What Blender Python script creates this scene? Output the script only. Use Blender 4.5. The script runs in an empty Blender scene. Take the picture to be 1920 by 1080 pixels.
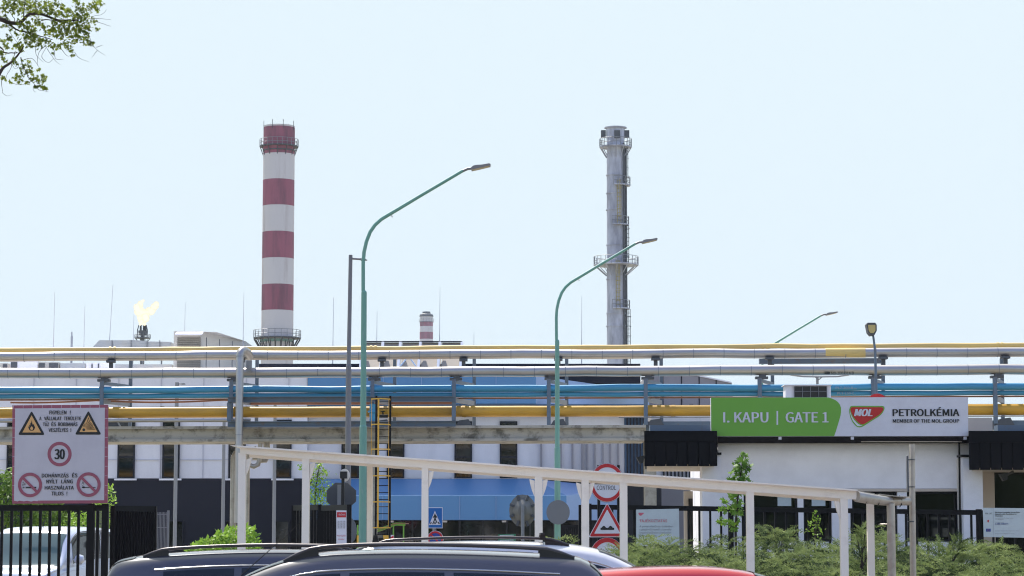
import bpy, math, random
from mathutils import Vector, Matrix, noise
from mathutils.geometry import tessellate_polygon
R = math.radians
random.seed(7)
scn = bpy.context.scene
col = scn.collection
# ------------------------------------------------------------------ camera
FPX, HOR, EYE = 4533.0, 1000.0, 1.7           # focal length in photo pixels, horizon row, eye height
PITCH = math.atan((HOR - 540) / FPX)
cd = bpy.data.cameras.new('camera'); cam = bpy.data.objects.new('camera', cd); col.objects.link(cam)
cam.location = (0, 0, EYE); cam.rotation_euler = (math.pi / 2 + PITCH, 0, 0)
cd.sensor_width = 36; cd.lens = 36 * FPX / 1920; cd.clip_start = 0.5; cd.clip_end = 6000
cd.dof.use_dof = True; cd.dof.focus_distance = 60; cd.dof.aperture_fstop = 8
scn.camera = cam
# ------------------------------------------------------------------ light
SUN_EL, SUN_AZ = R(56), R(-24)                  # azimuth from +Y, negative = to the left
world = bpy.data.worlds.new('World'); scn.world = world; world.use_nodes = True
nt = world.node_tree; nt.nodes.clear()
sky = nt.nodes.new('ShaderNodeTexSky'); sky.sky_type = 'NISHITA'; sky.sun_disc = False
sky.sun_elevation = SUN_EL; sky.sun_rotation = SUN_AZ
sky.air_density = 1.0; sky.dust_density = 1.2; sky.ozone_density = 1.5
EXPO = 1.1
mx = nt.nodes.new('ShaderNodeMix'); mx.data_type = 'RGBA'; mx.blend_type = 'DARKEN'
mul = nt.nodes.new('ShaderNodeMix'); mul.data_type = 'RGBA'; mul.blend_type = 'MULTIPLY'
mul.inputs[0].default_value = 1; mul.inputs[7].default_value = (1.06, .95, 1.10, 1)
mx.inputs[0].default_value = 1
bg = nt.nodes.new('ShaderNodeBackground'); bg.inputs[1].default_value = 0.15
K = 1 / (2 ** EXPO) / 0.15
mx.inputs[7].default_value = (0.80 * K, 0.928 * K, 1.0 * K, 1)   # where the photograph's bright sky levels off
wo = nt.nodes.new('ShaderNodeOutputWorld')
nt.links.new(sky.outputs[0], mul.inputs[6]); nt.links.new(mul.outputs[2], mx.inputs[6])
nt.links.new(mx.outputs[2], bg.inputs[0]); nt.links.new(bg.outputs[0], wo.inputs[0])
sl = bpy.data.lights.new('sun', 'SUN'); sl.energy = 3.6; sl.angle = R(0.5); sl.color = (1, 0.95, 0.87)
so = bpy.data.objects.new('sun', sl); col.objects.link(so)
sd = Vector((math.sin(SUN_AZ) * math.cos(SUN_EL), math.cos(SUN_AZ) * math.cos(SUN_EL), math.sin(SUN_EL)))
so.rotation_euler = sd.to_track_quat('Z', 'Y').to_euler(); so.location = (0, 0, 100)
scn.view_settings.view_transform = 'Standard'; scn.view_settings.look = 'None'
scn.view_settings.exposure = EXPO; scn.view_settings.gamma = 1
scn.cycles.filter_width = 1.1; scn.cycles.max_bounces = 6; scn.cycles.volume_bounces = 0
# ------------------------------------------------------------------ pixel -> world
CT, ST = math.cos(PITCH), math.sin(PITCH)
def P(px, py, Y):
    v = (540 - py) / FPX; u = (px - 960) / FPX
    s = Y / (CT - v * ST)
    return Vector((u * s, Y, EYE + (ST + v * CT) * s))
def Z(py, Y): return P(960, py, Y).z
def X(px, Y, py=900): return P(px, py, Y).x
# ------------------------------------------------------------------ materials
def C(r, g, b):
    f = lambda c: (c / 255 / 12.92) if c / 255 <= 0.04045 else ((c / 255 + 0.055) / 1.055) ** 2.4
    return (f(r), f(g), f(b), 1)
def mat(name, c, rough=0.6, metal=0.0, var=0.12, scale=3.0, c2=None, amt=0.5, c2scale=6.0, bump=0.0, bscale=40.0,
        coat=0.0, stretch=(1, 1, 1), spec=0.5, detail=5, edge=(0.45, 0.62)):
    m = bpy.data.materials.new(name); m.use_nodes = True
    n = m.node_tree.nodes; l = m.node_tree.links; b = n['Principled BSDF']
    b.inputs['Roughness'].default_value = rough; b.inputs['Metallic'].default_value = metal
    b.inputs['Specular IOR Level'].default_value = spec
    if coat: b.inputs['Coat Weight'].default_value = coat; b.inputs['Coat Roughness'].default_value = 0.03
    tc = n.new('ShaderNodeTexCoord'); mp = n.new('ShaderNodeMapping'); mp.inputs['Scale'].default_value = stretch
    l.new(tc.outputs['Object'], mp.inputs[0])
    nz = n.new('ShaderNodeTexNoise'); nz.inputs['Scale'].default_value = scale; nz.inputs['Detail'].default_value = detail
    l.new(mp.outputs[0], nz.inputs['Vector'])
    hv = n.new('ShaderNodeMix'); hv.data_type = 'RGBA'
    hv.inputs[6].default_value = tuple(x * (1 - var) for x in c[:3]) + (1,)
    hv.inputs[7].default_value = tuple(min(1, x * (1 + var)) for x in c[:3]) + (1,)
    l.new(nz.outputs[0], hv.inputs[0]); out = hv.outputs[2]
    if c2:
        n2 = n.new('ShaderNodeTexNoise'); n2.inputs['Scale'].default_value = c2scale; n2.inputs['Detail'].default_value = 8
        n2.inputs['Roughness'].default_value = 0.65
        l.new(mp.outputs[0], n2.inputs['Vector'])
        rp = n.new('ShaderNodeMapRange'); rp.inputs[1].default_value = edge[0]; rp.inputs[2].default_value = edge[1]
        rp.inputs[4].default_value = amt
        l.new(n2.outputs[0], rp.inputs[0])
        m2 = n.new('ShaderNodeMix'); m2.data_type = 'RGBA'; m2.inputs[7].default_value = c2
        l.new(rp.outputs[0], m2.inputs[0]); l.new(out, m2.inputs[6]); out = m2.outputs[2]
    l.new(out, b.inputs['Base Color'])
    if bump:
        nb = n.new('ShaderNodeTexNoise'); nb.inputs['Scale'].default_value = bscale; nb.inputs['Detail'].default_value = 4
        l.new(tc.outputs['Object'], nb.inputs['Vector'])
        bp = n.new('ShaderNodeBump'); bp.inputs['Strength'].default_value = bump; bp.inputs['Distance'].default_value = 0.02
        l.new(nb.outputs[0], bp.inputs['Height']); l.new(bp.outputs[0], b.inputs['Normal'])
    return m
def leafmat(name, c, c2, tr=0.35, rough=0.5):
    m = bpy.data.materials.new(name); m.use_nodes = True
    n = m.node_tree.nodes; l = m.node_tree.links; b = n['Principled BSDF']
    b.inputs['Roughness'].default_value = rough; b.inputs['Specular IOR Level'].default_value = 0.2
    tc = n.new('ShaderNodeTexCoord'); nz = n.new('ShaderNodeTexNoise'); nz.inputs['Scale'].default_value = 2.5
    nz.inputs['Detail'].default_value = 6
    l.new(tc.outputs['Object'], nz.inputs['Vector'])
    mr = n.new('ShaderNodeMapRange'); mr.inputs[1].default_value = 0.35; mr.inputs[2].default_value = 0.65
    l.new(nz.outputs[0], mr.inputs[0])
    h = n.new('ShaderNodeMix'); h.data_type = 'RGBA'; h.inputs[6].default_value = c; h.inputs[7].default_value = c2
    l.new(mr.outputs[0], h.inputs[0]); l.new(h.outputs[2], b.inputs['Base Color'])
    t = n.new('ShaderNodeBsdfTranslucent'); l.new(h.outputs[2], t.inputs[0])
    ms = n.new('ShaderNodeMixShader'); ms.inputs[0].default_value = tr
    l.new(b.outputs[0], ms.inputs[1]); l.new(t.outputs[0], ms.inputs[2])
    l.new(ms.outputs[0], n['Material Output'].inputs[0])
    return m
M = {}
M['asphalt'] = mat('asphalt', C(128, 124, 120), 0.9, var=0.2, scale=0.4, c2=C(62, 62, 62), c2scale=2, bump=0.3)
M['ground'] = mat('ground', C(150, 140, 122), 0.95, var=0.25, scale=0.2, c2=C(80, 95, 50), c2scale=0.3, amt=0.8)
M['kerb'] = mat('kerb', C(165, 160, 150), 0.85, bump=0.2)
M['marking'] = mat('marking', C(225, 225, 220), 0.7, c2=C(120, 120, 118), amt=0.4)
M['cream'] = mat('cream_paint', C(236, 228, 218), 0.42, var=0.05, c2=C(150, 135, 120), amt=0.3, c2scale=3, edge=(0.52, 0.75))
M['white_render'] = mat('white_render', C(240, 238, 243), 0.85, var=0.03, scale=1.0, c2=C(214, 211, 216), amt=0.35, c2scale=1.2, bump=0.1, bscale=80)
M['panel_white'] = mat('panel_white', C(220, 219, 226), 0.5, var=0.03, scale=0.3, c2=C(196, 194, 200), amt=0.4, c2scale=0.7, stretch=(1, 1, 0.25))
M['joint'] = mat('joint_grey', C(186, 186, 196), 0.6)  # plain grey of the white panels' joints and the roof rods
M['charcoal'] = mat('charcoal_panel', C(31, 32, 44), 0.6, var=0.08, scale=0.4, spec=0.2)
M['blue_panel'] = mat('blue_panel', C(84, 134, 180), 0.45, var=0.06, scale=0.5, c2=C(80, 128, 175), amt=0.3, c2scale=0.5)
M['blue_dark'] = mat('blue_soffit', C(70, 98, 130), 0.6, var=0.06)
M['blue_light'] = mat('blue_side_panel', C(136, 162, 200), 0.5, var=0.05, scale=0.4)  # daylight on the right-hand faces painted in as paler blue; joints share it
M['black_metal'] = mat('black_cladding', C(11, 11, 17), 0.6, var=0.15, scale=1.2, spec=0.15)
M['black'] = mat('black_paint', C(14, 14, 19), 0.5, var=0.15, spec=0.2)
M['rubber'] = mat('black_rubber', C(20, 20, 21), 0.8)
M['steel_blue'] = mat('steel_blue_paint', C(96, 112, 130), 0.5, var=0.12, c2=C(120, 90, 70), amt=0.5, c2scale=4, edge=(0.55, 0.7))
M['steel_grey'] = mat('galvanised_grey', C(135, 137, 142), 0.5, metal=0.3, var=0.12, c2=C(110, 90, 75), amt=0.3, c2scale=3, edge=(0.55, 0.7))
M['dark_grey'] = mat('dark_grey', C(75, 78, 84), 0.55, var=0.12)
M['alu'] = mat('aluminium_jacket', C(178, 174, 172), 0.42, metal=0.85, var=0.08, scale=1.0, c2=C(165, 158, 150), amt=0.5, c2scale=1.2, stretch=(0.4, 1, 1), bump=0.06, bscale=3)
M['zinc'] = mat('zinc_pipe', C(178, 172, 165), 0.42, metal=0.7, var=0.15, c2=C(130, 118, 105), amt=0.5, c2scale=3)
M['yellow_pale'] = mat('yellow_pale_paint', C(222, 190, 116), 0.5, var=0.1, scale=0.6, c2=C(170, 150, 110), amt=0.35, c2scale=0.8, stretch=(0.4, 1, 1))
M['yellow'] = mat('yellow_paint', C(212, 160, 50), 0.45, var=0.08, scale=0.6, c2=C(150, 118, 60), amt=0.45, c2scale=1.0, stretch=(0.3, 1, 1.5), bump=0.1)
M['yellow_bright'] = mat('yellow_ladder_paint', C(222, 172, 62), 0.5)
M['pipe_blue'] = mat('pipe_blue_paint', C(64, 146, 186), 0.4, var=0.1, scale=0.5, c2=C(60, 120, 155), amt=0.4, c2scale=0.8, stretch=(0.3, 1, 1))
M['rust'] = mat('rust', C(146, 104, 82), 0.85, var=0.25)
M['concrete'] = mat('concrete', C(176, 170, 160), 0.85, var=0.14, scale=1, c2=C(72, 68, 58), amt=0.8, c2scale=2.6, bump=0.3, edge=(0.5, 0.66), detail=8)
M['concrete_plain'] = mat('concrete_plain', C(168, 162, 150), 0.85, var=0.1, c2=C(120, 112, 100), amt=0.5)
M['green_pole'] = mat('green_pole_paint', C(112, 160, 146), 0.5, var=0.08, c2=C(150, 165, 160), amt=0.45, c2scale=6, stretch=(1, 1, 0.35), edge=(0.56, 0.7))
M['grey_pole'] = mat('grey_pole_paint', C(118, 118, 124), 0.5, var=0.1)
M['lamp_grey'] = mat('lamp_housing', C(130, 128, 132), 0.45)
M['lens'] = mat('lamp_lens', C(190, 170, 110), 0.2)
M['sign_white'] = mat('sign_white', C(222, 220, 230), 0.45, var=0.03, c2=C(202, 197, 206), amt=0.3, c2scale=2.5)
M['board_white'] = mat('board_greyed_white', C(192, 187, 198), 0.5, var=0.03, c2=C(176, 170, 182), amt=0.35, c2scale=2.5)
M['sign_pink'] = mat('sign_faded_red', C(150, 78, 98), 0.5, var=0.08, scale=6)
M['sign_red'] = mat('sign_red', C(192, 34, 44), 0.4, var=0.06)
M['sign_blue'] = mat('sign_blue', C(8, 96, 172), 0.4, var=0.05)
M['sign_blue_dark'] = mat('sign_ring_blue', C(30, 62, 150), 0.4, var=0.05)
M['sign_orange'] = mat('sign_orange', C(214, 164, 106), 0.5, var=0.05)
M['ink'] = mat('ink', C(22, 22, 26), 0.5)
M['ink_grey'] = mat('ink_grey', C(128, 130, 140), 0.5)
M['ink_red'] = mat('ink_red_faded', C(205, 105, 125), 0.5)
M['lime'] = mat('sign_lime', C(112, 172, 62), 0.4, var=0.03)
M['logo_red'] = mat('logo_red', C(196, 30, 34), 0.35, var=0.03)
M['sign_back'] = mat('sign_back_grey', C(112, 116, 122), 0.5, metal=0.3, var=0.08)
M['mirror_back'] = mat('mirror_back', C(118, 116, 110), 0.6, var=0.2)
M['board_pale'] = mat('board_pale', C(196, 208, 214), 0.5, var=0.04, c2=C(175, 185, 190), amt=0.3)
M['beige'] = mat('beige_paint', C(200, 187, 175), 0.7, var=0.05)
M['glass'] = mat('window_glass', C(10, 14, 13), 0.04, var=0.3, scale=0.6, spec=0.5, c2=C(42, 44, 44), amt=0.8, c2scale=0.7)  # grey patches in the colour stand in for reflections on the panes
M['frame_dark'] = mat('window_frame_dark', C(30, 32, 40), 0.6, spec=0.2)
M['brick_red'] = mat('chimney_red', C(152, 88, 106), 0.75, var=0.12, scale=0.5, c2=C(104, 70, 82), amt=0.7, c2scale=0.6, stretch=(1, 1, 0.15))
M['brick_white'] = mat('chimney_white', C(205, 200, 202), 0.8, var=0.06, scale=0.5, c2=C(150, 130, 125), amt=0.5, c2scale=0.7, stretch=(1, 1, 0.12), edge=(0.52, 0.72))
M['chimney_teal'] = mat('chimney_teal', C(110, 145, 145), 0.7)
M['ladder_far'] = mat('ladder_faded_yellow', C(168, 156, 112), 0.6)
M['steel_stack'] = mat('steel_stack', C(188, 191, 206), 0.6, metal=0.1, var=0.1, scale=0.3, c2=C(120, 120, 134), amt=0.7, c2scale=0.45, stretch=(1, 1, 0.3))
M['grey_panel'] = mat('grey_panel', C(132, 130, 138), 0.55, var=0.05, scale=0.4)
M['duct'] = mat('duct_sheet', C(176, 180, 186), 0.42, metal=0.5, var=0.15, scale=0.8, c2=C(205, 196, 182), amt=0.5, c2scale=0.5)
M['ahu'] = mat('air_handler_paint', C(192, 188, 180), 0.6, var=0.08)
M['louvre'] = mat('louvre_grey', C(120, 116, 108), 0.6)
M['pv_back'] = mat('panel_backsheet', C(158, 146, 132), 0.7, var=0.05)
M['bark'] = mat('bark', C(62, 52, 48), 0.9, var=0.3, scale=8, bump=0.4)
M['leaf_maple'] = leafmat('leaf_maple', C(82, 96, 36), C(136, 150, 56), 0.48)
M['leaf_bright'] = leafmat('leaf_bright', C(110, 148, 50), C(150, 180, 78), 0.4)
M['leaf_sapling'] = leafmat('leaf_sapling', C(84, 122, 42), C(132, 166, 66), 0.3)
M['leaf_dark'] = leafmat('leaf_dark', C(64, 92, 38), C(116, 144, 62), 0.35)
M['juniper_dark'] = leafmat('juniper_dark_needles', C(44, 58, 36), C(70, 86, 52), 0.15, 0.8)  # darker needle green, commoner where the juniper mass dips
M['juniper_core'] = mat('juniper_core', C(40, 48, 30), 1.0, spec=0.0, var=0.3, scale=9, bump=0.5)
M['juniper'] = leafmat('juniper_needles', C(94, 112, 64), C(160, 172, 108), 0.25, 0.7)
M['soil'] = mat('soil', C(120, 108, 88), 0.95, var=0.3)
def paint(n, c, metal=0.2): return mat(n, c, 0.25, metal, var=0.02, coat=1.0)
M['car_black'] = paint('car_paint_black', C(84, 80, 84), 0.15)
M['car_navy'] = paint('car_paint_anthracite', C(66, 64, 72), 0.15)
M['car_silver'] = paint('car_paint_silver', C(226, 224, 224), 0.1)
M['car_red'] = paint('car_paint_red', C(186, 24, 34), 0.1)
M['van_white'] = paint('van_paint_white', C(198, 205, 222), 0.0)
M['car_glass'] = mat('car_glass', C(14, 22, 26), 0.04, spec=0.5, var=0.05)
M['van_glass'] = mat('van_glass', C(62, 84, 92), 0.06, spec=0.9, var=0.1)
M['trim'] = mat('black_trim', C(24, 24, 26), 0.45)
M['chrome'] = mat('chrome', C(210, 208, 205), 0.15, metal=1.0, var=0.02)
M['rail_alu'] = mat('roof_rail_satin', C(78, 74, 76), 0.35, metal=0.7, var=0.03)
M['headlight'] = mat('headlight_lens', C(200, 205, 210), 0.08, var=0.05, coat=1)
M['taillight'] = mat('taillight_lens', C(150, 18, 22), 0.1, var=0.05, coat=1)
# ------------------------------------------------------------------ mesh builder
class MB:
    def __init__(s): s.v = []; s.f = []; s.m = []; s.s = []
    def add(s, vs, fs, mi=0, sm=False):
        b = len(s.v); s.v += [tuple(v) for v in vs]
        for f in fs: s.f.append(tuple(i + b for i in f)); s.m.append(mi); s.s.append(sm)
    def box(s, x0, x1, y0, y1, z0, z1, mi=0):
        if x0 > x1: x0, x1 = x1, x0
        if z0 > z1: z0, z1 = z1, z0
        if y0 > y1: y0, y1 = y1, y0
        v = [(x0,y0,z0),(x1,y0,z0),(x1,y1,z0),(x0,y1,z0),(x0,y0,z1),(x1,y0,z1),(x1,y1,z1),(x0,y1,z1)]
        s.add(v, [(3,2,1,0),(4,5,6,7),(0,1,5,4),(1,2,6,5),(2,3,7,6),(3,0,4,7)], mi); return s
    def pbox(s, px0, px1, py0, py1, Y0, Y1, mi=0, pyr=None):
        # box whose front face (at distance Y0) covers that rectangle of the photograph
        pr = pyr if pyr is not None else (py0 + py1) / 2
        return s.box(X(px0, Y0, pr), X(px1, Y0, pr), Y0, Y1, Z(py1, Y0), Z(py0, Y0), mi)
    def beam(s, a, b, w, h, mi=0, up=Vector((0, 0, 1))):
        a = Vector(a); b = Vector(b); d = (b - a).normalized()
        if abs(d.dot(up)) > 0.99: up = Vector((0, 1, 0))
        r = d.cross(up).normalized(); u = r.cross(d).normalized(); v = []
        for p in (a, b):
            for i, j in ((-1,-1),(1,-1),(1,1),(-1,1)): v.append(p + r * (w/2*i) + u * (h/2*j))
        s.add(v, [(0,1,2,3),(7,6,5,4),(0,4,5,1),(1,5,6,2),(2,6,7,3),(3,7,4,0)], mi); return s
    def cyl(s, a, b, r0, r1=None, n=12, mi=0, caps=True, sm=True):
        return s.tube([a, b], [r0, r0 if r1 is None else r1], n, mi, caps, sm)
    def tube(s, pts, rs, n=8, mi=0, caps=True, sm=True):
        pts = [Vector(p) for p in pts]
        if not isinstance(rs, (list, tuple)): rs = [rs] * len(pts)
        rings = []; prev = None
        for i, p in enumerate(pts):
            if i == 0: d = pts[1] - p
            elif i == len(pts) - 1: d = p - pts[i-1]
            else: d = (pts[i+1] - p).normalized() + (p - pts[i-1]).normalized()
            d.normalize()
            if prev is None:
                t = Vector((0,0,1)) if abs(d.z) < 0.9 else Vector((0,1,0))
                u = d.cross(t).normalized()
            else: u = (prev - d * prev.dot(d)).normalized()
            prev = u; w = d.cross(u)
            rings.append([p + (u * math.cos(2*math.pi*k/n) + w * math.sin(2*math.pi*k/n)) * rs[i] for k in range(n)])
        v = [q for r in rings for q in r]; f = []
        for i in range(len(pts) - 1):
            for k in range(n):
                k2 = (k + 1) % n
                f.append((i*n+k, i*n+k2, (i+1)*n+k2, (i+1)*n+k))
        s.add(v, f, mi, sm)
        if caps:
            s.add(rings[0], [tuple(range(n))[::-1]], mi); s.add(rings[-1], [tuple(range(n))], mi)
        return s
    def lathe(s, c, prof, n=24, mis=None, sm=True):
        # prof: list of (radius, z)
        for i in range(len(prof) - 1):
            v = []
            for (r, z) in (prof[i], prof[i+1]):
                v += [(c[0] + r*math.cos(2*math.pi*k/n), c[1] + r*math.sin(2*math.pi*k/n), z) for k in range(n)]
            s.add(v, [(k, (k+1)%n, n+(k+1)%n, n+k) for k in range(n)], mis[i] if mis else 0, sm)
        return s
    def prism(s, pts3, d, mi=0):
        # polygon (world points, front face) extruded by vector d
        n = len(pts3); pts3 = [Vector(p) for p in pts3]
        tri = tessellate_polygon([pts3]); back = [p + Vector(d) for p in pts3]
        s.add(pts3 + back, [tuple(t) for t in tri] + [tuple(n+i for i in t[::-1]) for t in tri] +
              [(i, (i+1)%n, n+(i+1)%n, n+i) for i in range(n)], mi)
        return s
    def pp(s, pts, Y, th, mi=0):
        # polygon given by photo pixels, standing at distance Y, th thick
        return s.prism([P(x, y, Y) for x, y in pts], (0, th, 0), mi)
    def disc(s, cx, cy, rx, ry, Y, th, mi=0, n=40):
        return s.pp([(cx + rx*math.cos(2*math.pi*k/n), cy + ry*math.sin(2*math.pi*k/n)) for k in range(n)], Y, th, mi)
    def ring(s, cx, cy, ro, ri, Y, th, mi=0, n=48, ky=1.0):
        for k in range(n):
            a, b = 2*math.pi*k/n, 2*math.pi*(k+1)/n
            s.prism([P(cx + r*math.cos(t), cy + ky*r*math.sin(t), Y) for r, t in ((ro,a),(ro,b),(ri,b),(ri,a))], (0, th, 0), mi)
        return s
    def build(s, name, mats, parent=None, origin=None, local=False, **kw):
        me = bpy.data.meshes.new(name)
        if parent is not None and not local: o0 = Vector(parent['_w']) 
        elif origin is not None: o0 = Vector(origin)
        elif parent is None and not local:
            xs = [v[0] for v in s.v]; ys = [v[1] for v in s.v]; zs = [v[2] for v in s.v]
            o0 = Vector(((min(xs)+max(xs))/2, (min(ys)+max(ys))/2, min(zs)))
        else: o0 = Vector((0, 0, 0))
        me.from_pydata([(v[0]-o0.x, v[1]-o0.y, v[2]-o0.z) for v in s.v], [], s.f)
        if not isinstance(mats, (list, tuple)): mats = [mats]
        for m in mats: me.materials.append(M[m] if isinstance(m, str) else m)
        me.polygons.foreach_set('material_index', s.m); me.polygons.foreach_set('use_smooth', s.s)
        me.update()
        o = bpy.data.objects.new(name, me); col.objects.link(o)
        if parent is not None: o.parent = parent; 
        else: o.location = o0
        o['_w'] = tuple(o0)
        for k, v in kw.items(): o[{'cat': 'category'}.get(k, k)] = v
        return o
def T(name, label, cat, loc, group=None, rz=0):
    o = bpy.data.objects.new(name, None); col.objects.link(o); o.location = loc; o.rotation_euler = (0, 0, rz)
    o['label'] = label; o['category'] = cat; o['_w'] = tuple(loc)
    if group: o['group'] = group
    return o
def copy_tree(o, parent=None):
    c = o.copy(); col.objects.link(c); c.parent = parent
    for ch in list(o.children): copy_tree(ch, c)
    return c
FONT = None
try:
    import os
    fp = os.path.join(bpy.utils.resource_path('LOCAL'), 'datafiles', 'fonts', 'Noto Sans CJK Regular.woff2')   # ships with Blender
    if os.path.exists(fp): FONT = bpy.data.fonts.load(fp)
except Exception: FONT = None
HCAP = None; FU = 1/.38 if FONT else 1
def text_mesh(t, bold=0.0, shear=0.0):
    cu = bpy.data.curves.new('t', 'FONT'); cu.body = t;  cu.shear = shear; cu.resolution_u = 3
    if FONT and not any(q in t for q in 'ŐŰőű'): cu.font = FONT
    o = bpy.data.objects.new('t', cu); col.objects.link(o)
    dg = bpy.context.evaluated_depsgraph_get(); me = bpy.data.meshes.new_from_object(o.evaluated_get(dg))
    vs = [v.co.copy() for v in me.vertices]; fs = [tuple(p.vertices) for p in me.polygons]
    bpy.data.objects.remove(o); bpy.data.curves.remove(cu); bpy.data.meshes.remove(me)
    return vs, fs
def text(mb, t, px0, px1, py0, py1, Y, mi=0, bold=0.012, shear=0.0, spread=None):
    # capitals run from row py0 down to row py1, the line from column px0 to px1
    global HCAP
    if HCAP is None: HCAP = [max(v.y for v in text_mesh(q)[0])*f_ for q, f_ in (('H', 1), ('HŰ', .72))]
    hc = HCAP[1 if any(q in t for q in 'ŐŰőű') else 0]
    vs, fs = text_mesh(t, bold, shear)
    x0 = min(v.x for v in vs); x1 = max(v.x for v in vs)
    a = P(px0, py1, Y); b = P(px1, py1, Y); top = P(px0, py0, Y).z
    sx = (b.x - a.x) / (x1 - x0); sz = (top - a.z) / hc
    e = bold*.55*sx/FU; offs = (0,) if bold <= 0 else (0, -e, e, -e*.5, e*.5) if bold > .03 else (0, -e, e)
    q = 1 - 2*max(offs)/max(1e-6, b.x - a.x)
    for i, of in enumerate(offs):       # heavier strokes: copies set side by side
        mb.add([(a.x + max(offs) + (v.x - x0)*sx*q + of, Y - .002*i, a.z + v.y*sz) for v in vs], fs, mi)
# ================================================================== setting
def sheet(name, x0, x1, y0, y1, z, m):
    b = MB(); b.add([(x0,y0,z),(x1,y0,z),(x1,y1,z),(x0,y1,z)], [(0,1,2,3)])
    return b.build(name, m, origin=(0,0,0), kind='structure')
sheet('ground', -2500, 2500, -1500, 3500, 0, 'ground')
sheet('parking_lot', -30, 30, -10, 35.5, 0.004, 'asphalt')
sheet('road', -6.3, 2.2, 35.5, 140, 0.004, 'asphalt')
sheet('works_yard', -60, 60, 72, 108, 0.002, 'concrete_plain')
b = MB(); b.box(-30, -6.5, 35.5, 35.65, 0, 0.12); b.box(2.4, 30, 35.5, 35.65, 0, 0.12)
b.build('kerb', 'kerb', kind='structure')
b = MB()
for i in range(9): b.add([(-12.05+i*2.7, 21.5 if i % 2 else 21.5, .008), (-11.93+i*2.7, 21.5, .008), (-11.93+i*2.7, 30.5, .008), (-12.05+i*2.7, 30.5, .008)], [(0,1,2,3)])
b.build('parking_lines', 'marking', origin=(0,0,0), kind='structure')
b = MB(); b.add([(2.6,36,.03),(26,36,.03),(26,50.3,.03),(2.6,50.3,.03)], [(0,1,2,3)])
b.build('planting_bed', 'soil', origin=(0,0,0), kind='structure')

# ================================================================== office building behind
YB = 110.0
ob = T('office_building', 'long white two-storey building with charcoal base and blue cladding behind the pipe bridge', 'building', (X(500,YB), YB, 0))
xw0, xb0, xb1 = X(-60,YB), X(575,YB), X(1005,YB)
m = MB(); m.box(xw0, xb0, YB, YB+22, Z(897,YB), Z(703,YB)); m.box(xb0+.01, X(1172,YB), YB+.6, YB+22, Z(897,YB), Z(776,YB))
m.build('wall', 'panel_white', ob)
m = MB(); m.box(xw0, xb0-.02, YB-.05, YB+22, 0, Z(898,YB)); m.build('base_wall', 'charcoal', ob)
m = MB(); m.box(xw0-.1, xb0, YB-.12, YB+22.1, Z(703,YB)+.01, Z(697,YB)); m.build('cornice', 'white_render', ob)
m = MB(); m.box(X(455,YB), X(1215,YB), YB+6, YB+20, Z(703,YB), Z(682,YB+6)); m.build('roof_parapet', 'charcoal', ob)
# blue upper volume with a slanting right side
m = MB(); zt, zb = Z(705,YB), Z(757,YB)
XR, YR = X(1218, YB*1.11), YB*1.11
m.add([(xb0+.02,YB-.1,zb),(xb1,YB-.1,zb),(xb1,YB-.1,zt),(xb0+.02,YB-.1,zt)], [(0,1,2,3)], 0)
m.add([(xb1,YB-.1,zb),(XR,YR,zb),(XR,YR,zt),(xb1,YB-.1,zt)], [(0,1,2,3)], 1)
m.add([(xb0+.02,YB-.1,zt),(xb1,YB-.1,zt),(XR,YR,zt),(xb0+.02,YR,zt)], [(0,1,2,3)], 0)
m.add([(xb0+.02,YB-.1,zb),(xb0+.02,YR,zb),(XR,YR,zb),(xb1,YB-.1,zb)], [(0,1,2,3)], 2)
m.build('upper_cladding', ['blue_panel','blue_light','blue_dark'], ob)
m = MB(); m.box(xb0+.03, X(1210,YB), YB-.02, YB+.58, Z(777,YB), zb-.01); m.build('soffit_band', 'blue_dark', ob)
m = MB(); m.box(X(1000,YB), X(1222,YB), YB+13, YB+22, Z(770,YB), Z(684,YB+13)); m.build('rear_parapet', 'charcoal', ob)
# panel joints
m = MB()
for px in list(range(60, 575, 80)):
    m.box(X(px,YB)-.012, X(px,YB)+.012, YB-.055, YB-.001, Z(897,YB), Z(706,YB))
for py in (742, 862): m.box(xw0, xb0-.03, YB-.056, YB-.001, Z(py,YB)-.012, Z(py,YB)+.012)
m.build('panel_joints', 'joint', ob)
YC_ = YB-3.5; m = MB()
for px in (648, 718, 790, 862, 930): m.box(X(px,YC_)-.012, X(px,YC_)+.012, YC_-.03, YC_-.005, Z(974,YC_), Z(930,YC_)); m.box(X(px,YB)-.014, X(px,YB)+.014, YB-.13, YB-.101, zb, zt)
m.build('cladding_joints', 'blue_light', ob)
# windows
def win(px0, px1, py0, py1, Y, parent, split=857, sill=True):
    f = MB(); x0, x1 = X(px0,Y), X(px1,Y); z0, z1 = Z(py1,Y), Z(py0,Y); t = .07
    f.box(x0,x1,Y-.08,Y+.1,z0,z0+t); f.box(x0,x1,Y-.08,Y+.1,z1-t,z1)
    f.box(x0,x0+t,Y-.08,Y+.1,z0+t,z1-t); f.box(x1-t,x1,Y-.08,Y+.1,z0+t,z1-t)
    if split: zs = Z(split,Y); f.box(x0+t,x1-t,Y-.07,Y+.1,zs-.04,zs+.04)
    w = f.build('window', 'frame_dark', parent)
    g = MB(); g.box(x0+t,x1-t,Y-.05,Y-.02,z0+t,z1-t)
    o = g.build('pane', 'glass', None, origin=parent['_w']); o.location = (0,0,0); o.parent = w
    if sill:
        g = MB(); g.box(x0-.12,x1+.12,Y-.16,Y-.09,z0-.09,z0-.01)
        o = g.build('sill', 'white_render', None, origin=parent['_w']); o.location = (0,0,0); o.parent = w
    w.location = (0,0,0)
for px in (12, 96, 220, 304, 428, 514): win(px, px+32, 787, 897, YB-.06, ob)
for px in (640, 725, 852, 937): win(px, px+33, 790, 897, YB+.55, ob)
for px in (316, 423, 514): win(px, px+30, 975, 1042, YB-.1, ob, None, False)
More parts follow.
